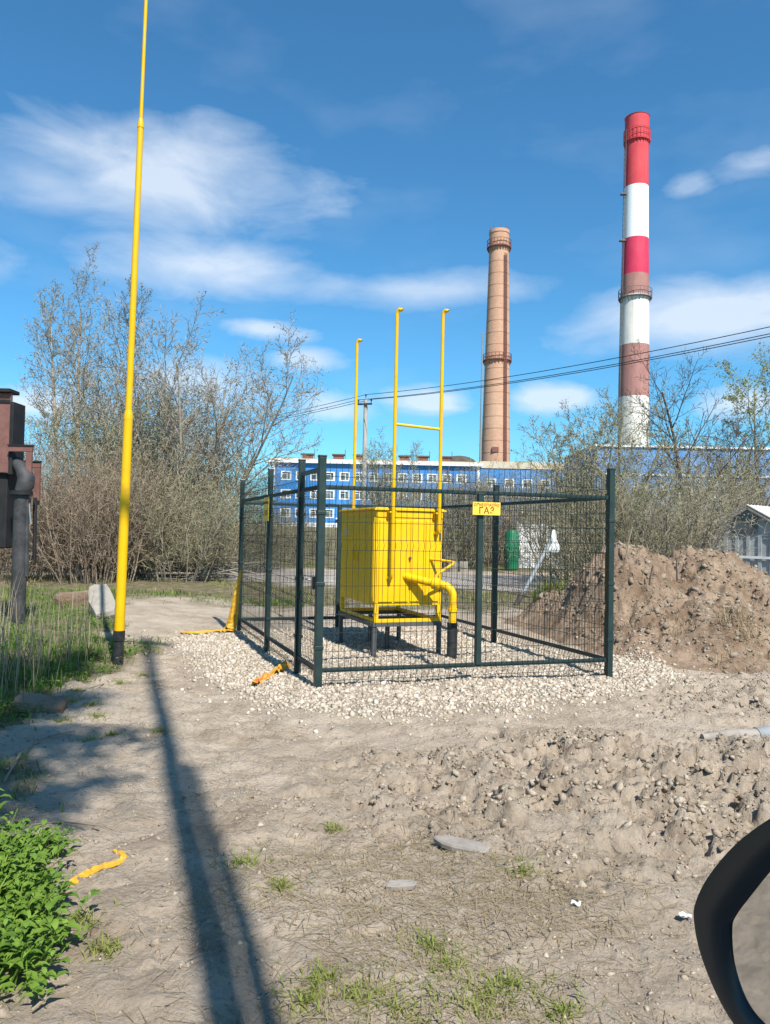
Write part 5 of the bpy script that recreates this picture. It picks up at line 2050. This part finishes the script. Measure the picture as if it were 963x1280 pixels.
def make_tree(name, loc, prm, seed, label, cat, group, bark, twig, leaf, nleaf, lsize, twig_r=None, stems=1, spread=0.0, height=8.0, rad=0.12, base_r=0.3):
    r = random.Random(seed); g = np.random.default_rng(seed)
    S = [Segs() for _ in range(prm['levels'])]
    for s_ in range(stems):
        a = 2 * math.pi * (s_ + r.uniform(-.3, .3)) / stems
        lean = spread * r.uniform(.35, 1.0) if stems > 1 else spread * 0.2
        d = Vector((math.cos(a) * math.sin(lean), math.sin(a) * math.sin(lean), math.cos(lean)))
        off = Vector((math.cos(a), math.sin(a), 0)) * (base_r * r.uniform(.2, 1) if stems > 1 else 0)
        limb(S, r, off + Vector((0, 0, -0.15)), d, height * r.uniform(.8, 1.05) if stems > 1 else height, rad * r.uniform(.7, 1.1), 0, prm)
    root = empty(name, loc, r.uniform(0, 6.28), label, cat, group)
    s0 = S[0]
    V, Fc = segs_mesh(s0.a, s0.b, s0.ra, s0.rb, 7)
    mesh_np('trunk', V, Fc, bark, root, True)
    Vs, Fs, mi = [], [], []
    nb = 0
    for l in range(1, prm['levels']):
        sg = S[l]
        if not sg.a: continue
        V, Fc = segs_mesh(sg.a, sg.b, sg.ra, sg.rb, 2 if (l == prm['levels'] - 1) else (4 if l == 1 else 3))
        Vs.append(V); Fs.append(Fc + nb); mi.append(np.zeros(len(Fc), int)); nb += len(V)
    tips = S[-1].tips
    if nleaf:
        ix = g.integers(0, len(tips), nleaf)
        P = np.array([tuple(tips[i][0]) for i in ix]) + g.normal(0, lsize * 1.2, (nleaf, 3))
        q = g.normal(size=(nleaf, 3)); q /= np.linalg.norm(q, axis=1)[:, None]
        w = g.normal(size=(nleaf, 3)); w -= q * (q * w).sum(1)[:, None]; w /= np.linalg.norm(w, axis=1)[:, None]
        L = lsize * g.uniform(.6, 1.4, nleaf)
        q *= L[:, None]; w *= (L * .45)[:, None]
        V = np.stack([P - q, P + w, P + q, P - w], 1).reshape(-1, 3)
        Fc = (np.arange(nleaf)[:, None] * 4 + np.arange(4)) + nb
        Vs.append(V); Fs.append(Fc); mi.append(np.ones(nleaf, int))
    mesh_np('crown', np.concatenate(Vs), np.concatenate(Fs), [twig, leaf], root, False, np.concatenate(mi))
    return root


def copy_tree(src, loc, rz, sc, label, group=None, szc=None):
    o = src.copy(); link(o); o.location = loc; o.rotation_euler = (0, 0, rz)
    o.scale = (sc, sc, szc or sc)
    o["label"] = label
    if group: o["group"] = group
    for c in src.children:
        k = c.copy(); link(k); k.parent = o
    return o


ASPEN = dict(levels=4, nseg=[12, 5, 4, 3], wander=[.035, .10, .16, .22], trop=[.05, .11, .07, .03], tip=[.10, .25, .3, .4], n=[24, 9, 7], start=[.34, .15, .12],
             angle=[42, 38, 38], ratio=[.30, .40, .42], fall=[.55, .4, .3], rr=[.42, .5, .6], rmin=.010)
WILLOW = dict(levels=4, nseg=[9, 6, 4, 3], wander=[.09, .13, .18, .24], trop=[.05, .07, .05, .02], tip=[.22, .25, .3, .4], n=[13, 10, 8], start=[.18, .12, .10],
              angle=[42, 42, 44], ratio=[.42, .40, .46], fall=[.35, .3, .25], rr=[.5, .5, .6], rmin=.0075)
SHRUB = dict(levels=3, nseg=[6, 4, 3], wander=[.12, .2, .28], trop=[.03, .04, .0], tip=[.3, .35, .4], n=[11, 8], start=[.12, .1],
             angle=[40, 45], ratio=[.42, .42], fall=[.35, .3], rr=[.55, .55], rmin=.0045)
SPREAD = dict(levels=4, nseg=[8, 6, 5, 3], wander=[.07, .13, .18, .24], trop=[.03, .06, .05, .02], tip=[.25, .25, .3, .4], n=[13, 10, 9], start=[.25, .15, .12],
              angle=[46, 44, 42], ratio=[.50, .42, .42], fall=[.45, .4, .3], rr=[.5, .5, .6], rmin=.008)


def gpos(px, d):
    p = at(px, 690, d)
    return (p.x, d, gz(p.x, d) if d < 40 else Hs(p.x, d))


# left: tall leafless aspens, birch, big willow
make_tree('aspen_tree', gpos(70, 39), ASPEN, 11, 'tall leafless aspen with pale brown trunk behind the brown scrub, the stouter of two', 'tree', 'aspens behind the scrub',
          M['bark_aspen'], M['bark_grey'], M['leaf_bud'], 1800, .045, height=12.6, rad=.19)
make_tree('aspen_tree', gpos(91, 41), ASPEN, 17, 'tall slim aspen with dense fine top twigs beside the stouter aspen', 'tree', 'aspens behind the scrub',
          M['bark_aspen'], M['bark_grey'], M['leaf_bud'], 2400, .05, height=14.2, rad=.17)
make_tree('birch_tree', gpos(147, 42), dict(ASPEN, n=[22, 8, 7], angle=[36, 36, 38], ratio=[.22, .42, .42]), 23, 'thin white trunked birch with a narrow crown behind the yellow mast', 'tree', None,
          M['bark_birch'], M['bark_dark'], M['leaf_bud'], 2000, .05, height=14.6, rad=.14)
make_tree('willow_tree', gpos(232, 26), WILLOW, 31, 'broad many stemmed willow just coming into leaf left of the fence', 'tree', None,
          M['bark_grey'], M['bark_grey'], M['leaf_bud'], 11000, .034, stems=12, spread=.66, height=7.5, rad=.10, base_r=.5)
make_tree('willow_tree', gpos(185, 29), WILLOW, 37, 'upright grey willow rising between the mast and the broad willow', 'tree', None,
          M['bark_grey'], M['bark_grey'], M['leaf_bud'], 8000, .034, stems=5, spread=.42, height=6.2, rad=.09, base_r=.4)
make_tree('green_bush', gpos(138, 25), WILLOW, 41, 'tall bush with fresh olive green leaves behind the yellow mast', 'bush', None,
          M['bark_olive'], M['bark_olive'], M['leaf_spring'], 12000, .030, stems=7, spread=.40, height=5.0, rad=.06, base_r=.5)

# scrub prototypes
GS = 'brown scrub bushes on the verge'
s1 = make_tree('scrub_bush', gpos(75, 21), SHRUB, 51, 'dense brown twiggy bush right behind the pipe stand', 'bush', GS, M['bark_brown'], M['bark_brown'], M['leaf_brown'], 2600, .018, stems=34, spread=.55, height=3.3, rad=.022, base_r=.9)
s2 = make_tree('scrub_bush', gpos(120, 20), SHRUB, 52, 'dense brown twiggy bush behind the concrete block', 'bush', GS, M['bark_brown'], M['bark_brown'], M['leaf_brown'], 2600, .018, stems=36, spread=.5, height=3.2, rad=.022, base_r=1.0)
s3 = make_tree('grey_scrub_bush', gpos(215, 21.5), SHRUB, 53, 'grey green twiggy bush at the foot of the broad willow', 'bush', 'grey scrub bushes', M['bark_grey'], M['bark_olive'], M['leaf_bud'], 3000, .02, stems=34, spread=.6, height=3.0, rad=.022, base_r=1.0)
for i, (src, px, d, sc, lab, grp) in enumerate([
        (s1, 40, 24, 0.95, 'brown twiggy bush seen between the pipe stand and the aspens', GS), (s2, 165, 22, 0.85, 'brown twiggy bush just behind the yellow mast', GS),
        (s1, 100, 25, 1.3, 'taller brown bush at the feet of the aspens', GS), (s2, 10, 20, 0.8, 'brown twiggy bush behind the column of the pipe stand', GS),
        (s3, 262, 22.5, 0.8, 'grey twiggy bush between the broad willow and the fence', 'grey scrub bushes'), (s3, 178, 23, 1.35, 'grey green bush between the mast and the broad willow', 'grey scrub bushes'),
        (s3, 300, 26, 0.8, 'grey twiggy bush behind the far left fence post', 'grey scrub bushes'), (s1, 200, 26, 1.2, 'brown bush standing in the shade behind the willow stems', GS),
        (s2, -40, 23, 1.3, 'brown twiggy bush beyond the steel panel of the pipe stand', GS), (s3, 326, 30, 0.8, 'thin grey bush before the end of the office block', 'grey scrub bushes'),
        (s3, 140, 28, 1.0, 'tall grey bush behind the olive green bush', 'grey scrub bushes')]):
    copy_tree(src, gpos(px, d), i * 1.3, sc, lab, grp)

# right hand trees
make_tree('budding_tree', gpos(745, 24), SPREAD, 61, 'crooked tree with pale budding leaves in front of striped chimney', 'tree', None, M['bark_olive'], M['bark_olive'], M['leaf_bud'], 6500, .03, stems=5, spread=.5, height=5.8, rad=.09, base_r=.03)
make_tree('bare_tree', gpos(862, 31), SPREAD, 63, 'dark leafless tree with upswept branches beside striped chimney', 'tree', None, M['bark_dark'], M['bark_dark'], M['leaf_bud'], 700, .03, height=7.7, rad=.16, stems=1, spread=.1, base_r=.15)
make_tree('bare_tree', gpos(905, 34), SPREAD, 67, 'smaller leafless tree between the dark tree and the leafy one', 'tree', None, M['bark_dark'], M['bark_dark'], M['leaf_bud'], 900, .03, height=6.6, rad=.09, stems=3, spread=.35, base_r=.03)
make_tree('budding_tree', gpos(958, 36), SPREAD, 71, 'slender tree with pale green young leaves behind the grey shed', 'tree', None, M['bark_olive'], M['bark_olive'], M['leaf_spring'], 5200, .055, height=8.8, rad=.12, stems=1, spread=.2, base_r=.2)
make_tree('sapling', gpos(478, 38), WILLOW, 73, 'light grey green sapling standing beside the utility pole', 'tree', None, M['bark_grey'], M['bark_olive'], M['leaf_spring'], 2600, .03, stems=4, spread=.32, height=5.6, rad=.05, base_r=.03)
make_tree('sapling', gpos(585, 36), WILLOW, 79, 'leafless crooked sapling in front of the brick chimney foot', 'tree', None, M['bark_dark'], M['bark_grey'], M['leaf_bud'], 1200, .03, stems=4, spread=.5, height=4.2, rad=.05, base_r=.03)
b1 = make_tree('tan_bush', gpos(790, 19), SHRUB, 81, 'dense tan leaf-budding bush directly behind the crest of the earth heap', 'bush', 'tan bushes', M['bark_brown'], M['bark_olive'], M['leaf_bud'], 5200, .022, stems=30, spread=.6, height=3.1, rad=.025, base_r=.9)
b2 = make_tree('dark_bush', gpos(850, 19.5), SHRUB, 83, 'dark twiggy bush between the earth heap and the grey shed', 'bush', 'dark bushes', M['bark_dark'], M['bark_grey'], M['leaf_brown'], 1800, .018, stems=30, spread=.55, height=2.7, rad=.022, base_r=.7)
for i, (src, px, d, sc, lab, grp) in enumerate([
        (b1, 730, 22, 1.1, 'tan budding bush under the crooked budding tree', 'tan bushes'), (b1, 835, 24, 1.25, 'tan budding bush below the dark leafless tree', 'tan bushes'),
        (b2, 890, 25.5, 1.35, 'dark twiggy bush against the gable of the grey shed', 'dark bushes'), (b1, 975, 29, 1.7, 'russet bush rising behind the shed roof', 'tan bushes'),
        (b2, 760, 26, 1.15, 'dark twiggy bush behind the right corner post of the fence', 'dark bushes'), (b2, 722, 34, 1.0, 'dark twiggy bush against the white wall', 'dark bushes'),
        (s3, 560, 34, 1.35, 'low grey bush beyond the track behind the gas cabinet', 'grey scrub bushes'), (s2, 615, 37, 1.2, 'low brown bush left of the green barrel', GS),
        (s3, 520, 40, 1.5, 'grey bush before the middle of the office block', 'grey scrub bushes'), (b1, 900, 33, 1.4, 'tan budding bush behind the dark bush by the shed', 'tan bushes'),
        (s3, 655, 41, 1.7, 'grey bush behind the white wall', 'grey scrub bushes'), (b2, 715, 38, 1.3, 'dark bush rising above the white wall', 'dark bushes'),
        (s3, 400, 46, 0.6, 'grey bush at the foot of the office block wall', 'grey scrub bushes'), (s3, 352, 38, 0.9, 'grey bush at the corner of the office block', 'grey scrub bushes')]):
    copy_tree(src, gpos(px, d), i * 1.7 + .5, sc, lab, grp)

# dead stalks, reeds at the left edge
p = scatter(600, -5.2, -2.9, 6.3, 9.6, lambda x, y: sstep(-3.0, -3.5, x + .15 * (y - 8)), rng)
tag(blades('dry_reeds', with_z(p), rng.uniform(0.4, 1.0, len(p)), rng.uniform(0.004, 0.009, len(p)), 0.28, M['reed'], rng, curl=0.25),
    'thin dry reed stalks standing in the verge by the pipe stand', 'reeds', kind='stuff')
p = scatter(2600, -5.6, -2.75, 5.9, 9.4, lambda x, y: sstep(-2.9, -3.4, x + .12 * (y - 8)), rng)
tag(blades('tall_grass', with_z(p), rng.uniform(0.08, 0.24, len(p)), rng.uniform(0.005, 0.016, len(p)), 0.6, M['grass'], rng, curl=0.7),
    'long dark green grass at the foot of the dry reeds', 'grass', kind='stuff')


# leafy ground elder in the corner
def weed_patch():
    Vs, Fs = [], []
    nb = 0
    g = np.random.default_rng(5)
    c0 = gp(0, 1150)
    n = 2300
    x = g.uniform(-2.4, -1.0, n); y = g.uniform(2.35, 4.1, n)
    edge = -1.06 - 0.16 * (y - 2.4) - 0.08 * np.sin(y * 5) + 0.0
    # keep points left of the patch outline
    px_lim = -0.41 * y - 0.03 + 0.04 * np.sin(y * 9)
    k = (x < px_lim) & (y < 3.65 + 0.15 * np.sin(x * 8)) & (y > 2.5)
    x, y = x[k], y[k]
    z = ground_z(x, y)
    for i in range(len(x)):
        h = g.uniform(.10, .30) * min(1.0, 0.45 + 1.6 * abs(x[i] - px_lim[k][i]))
        base = np.array([x[i], y[i], z[i]])
        lean = np.array([g.normal(0, .08), g.normal(0, .08), 0])
        top = base + np.array([0, 0, h]) + lean
        # stem
        w = .0025
        s = np.array([w, 0, 0])
        Vs.append(np.array([base - s, base + s, top + s, top - s])); Fs.append(np.array([[0, 1, 2, 3]]) + nb); nb += 4
        # whorls of toothed leaflets
        for q in range(int(g.integers(5, 9))):
            t = g.uniform(.45, 1.0)
            o = base + (top - base) * t
            a = g.uniform(0, 6.28); el = g.uniform(-.25, .75)
            d = np.array([math.cos(a) * math.cos(el), math.sin(a) * math.cos(el), math.sin(el)])
            sd = np.cross(d, [0, 0, 1.0]); sd /= np.linalg.norm(sd)
            nn = np.cross(sd, d)
            L = g.uniform(.022, .066); W = L * g.uniform(.42, .62)
            o2 = o + d * g.uniform(.005, .03)
            mid = [(0, 0), (.32, .12), (.68, .10), (1.0, -.12)]
            wd = [0.05, .5, .34, 0.0]
            V = []
            for (tt, hh), ww in zip(mid, wd):
                c = o2 + d * (tt * L) + nn * (hh * L)
                V += [c - sd * (ww * W) + nn * (.10 * W * (ww > .1)), c, c + sd * (ww * W) + nn * (.10 * W * (ww > .1))]
            Vs.append(np.array(V))
            for j in range(3):
                b = nb + j * 3
                Fs.append(np.array([[b, b + 1, b + 4, b + 3], [b + 1, b + 2, b + 5, b + 4]]))
            nb += 12
    return mesh_np('leafy_weeds', np.concatenate(Vs), np.concatenate(Fs), M['weed'])


tag(weed_patch(), 'thick patch of bright green leafy weeds beside the yellow strap', 'weeds', kind='stuff')

# low leafy growth over the verge
def low_leaves(name, n, box, prob, size, mat, hmax, seed):
    g = np.random.default_rng(seed)
    p = scatter(n, *box, prob, g)
    P = with_z(p) + np.column_stack([np.zeros(n), np.zeros(n), g.uniform(0.01, hmax, n)])
    a = g.uniform(0, 6.28, n); el = g.uniform(-.2, .7, n)
    d = np.stack([np.cos(a) * np.cos(el), np.sin(a) * np.cos(el), np.sin(el)], -1)
    s = np.stack([-np.sin(a), np.cos(a), np.zeros(n)], -1)
    L = size * g.uniform(.6, 1.4, n)
    V = np.stack([P, P + d * (L * .5)[:, None] + s * (L * .35)[:, None], P + d * L[:, None] + np.array([0, 0, -.12]) * L[:, None], P + d * (L * .5)[:, None] - s * (L * .35)[:, None]], 1).reshape(-1, 3)
    return mesh_np(name, V, np.arange(n)[:, None] * 4 + np.arange(4), mat)


tag(low_leaves('verge_leaves', 16000, (-7.5, -1.9, 5.4, 14), left_grass, .032, M['weed'], .09, 9), 'low leafy green growth on the verge round the mast foot', 'weeds', kind='stuff')

# brush pile of cut poles under the willow
q0 = gpos(232, 22.0)
bp = empty('brush_pile', q0, 0, 'pile of cut grey poles and branches lying under the broad willow', 'brush pile')
r = random.Random(12)
for i in range(26):
    L = r.uniform(1.4, 3.6); a = R(r.uniform(-16, 16)) + (math.pi if r.random() < .3 else 0)
    c = Vector((r.uniform(-1.2, 1.2), r.uniform(-.5, .5), 0.05 + 0.022 * i))
    d = Vector((math.cos(a) * .97, math.sin(a) * .5, r.uniform(-.03, .22 if i > 8 else .04)))
    p0 = c - d * (L / 2)
    if p0.z < 0.02:
        p0.z = 0.02
    MB().tube([p0, c + Vector((0, 0, r.uniform(-.04, .05))), p0 + d * L], [r.uniform(.018, .035), .02, .008], 6).build('cut_pole', M['bark_grey'], bp)

# grass clump at the foot of the heap behind the fence, seen through the mesh
cp = on_ground(698, 775)
cp = Vector((cp.x, cp.y, gz(cp.x, cp.y)))
n = 900
a = rng.uniform(0, 6.28, n); rr = np.sqrt(rng.uniform(0, 1, n)) * .45
pp = np.stack([cp.x + np.cos(a) * rr, cp.y + np.sin(a) * rr * .7], -1)
tag(blades('grass_clump', with_z(pp), rng.uniform(.15, .5, n), rng.uniform(.008, .016, n), .9, M['grass_y'], rng, curl=.8), 'shaggy olive grass clump on the heap side behind the fence', 'grass', kind='stuff')

# dry grass and roots hanging out of the heap
def heap_straw(px, py, rad, n, L0, L1, seed):
    p = on_ground(px, py)
    g = np.random.default_rng(seed)
    # march the pixel ray onto the heap surface
    d = ray(px, py); t = 6.0
    while t < 16:
        w = Vector((0, 0, CAM_H)) + d * (t / d.y)
        if w.z < gz(w.x, w.y): break
        t += .03
    a = g.uniform(0, 6.28, n); rr = np.sqrt(g.uniform(0, 1, n)) * rad
    return np.stack([w.x + np.cos(a) * rr, w.y + np.sin(a) * rr], -1), g.uniform(L0, L1, n)


PP, LL = [], []
for (px, py, rad, n, l0, l1) in ((925, 785, .28, 320, .08, .3), (880, 775, .3, 120, .06, .2), (845, 790, .25, 120, .05, .15), (860, 740, .5, 120, .05, .15), (790, 760, .5, 120, .04, .14), (950, 730, .4, 140, .05, .18), (930, 830, .35, 120, .05, .2)):
    a_, b_ = heap_straw(px, py, rad, n, l0, l1, px)
    PP.append(a_); LL.append(b_)
PP = np.concatenate(PP); LL = np.concatenate(LL)
tag(blades('heap_straw', with_z(PP), LL, rng.uniform(.004, .009, len(LL)), 1.5, M['straw'], rng, curl=.9), 'dry grass and roots hanging out of the earth heap', 'straw', kind='stuff')
for i, (px, py, L, lean_, lab) in enumerate(((811, 735, .32, .06, 'short upright root stub on the heap face'), (847, 728, .36, -.02, 'dark upright stick rising from the roots on the heap'), (782, 700, .5, .10, 'pale thin stick near the crest of the earth heap'))):
    d = ray(px, py); t = 6.0
    while t < 16:
        w = Vector((0, 0, CAM_H)) + d * (t / d.y)
        if w.z < gz(w.x, w.y): break
        t += .03
    o = MB().tube([Vector((0, 0, -.08)), Vector((lean_ * .4, 0, L * .5)), Vector((lean_, 0, L))], [.014, .012, .008], 6).build('stick', M['bark_dark'] if i < 2 else M['reed'])
    o.location = w
    tag(o, lab, 'stick')

# twigs at the near left and on the soil
for i, (pts, lab) in enumerate((([(0, 1075), (40, 1040), (75, 1030), (125, 1042)], 'thin bare twig lying over the soil above the leafy weeds'), ([(5, 980), (25, 950), (60, 918), (95, 915)], 'forked dry twig on the shaded soil before the rubble'),
                                ([(85, 1250), (60, 1262), (40, 1268)], 'short dry stalk under the leafy weeds'), ([(130, 855), (100, 868), (60, 880)], 'long dry stalk lying across the grass by the mast foot'))):
    Q = [on_ground(*p, 0.012 + 0.03 * (k % 2)) for k, p in enumerate(pts)]
    o = MB().tube([q - Q[0] for q in Q], [.007, .006, .005, .003][:len(Q)], 5).build('twig', M['reed']); o.location = Q[0]
    tag(o, lab, 'twig')

# big tree beside the viewer whose crown hangs over the left verge and shades it
make_tree('shade_tree', (0.6, -2.7, gz(0.6, -2.7)), dict(ASPEN, ratio=[.14, .42, .42], start=[.58, .15, .12], n=[30, 9, 7], angle=[60, 40, 38]), 97, 'tall slim tree behind the viewer that shades the left verge', 'tree', None,
          M['bark_grey'], M['bark_grey'], M['leaf_spring'], 9000, .07, height=13.5, rad=.13, stems=1, spread=.05)
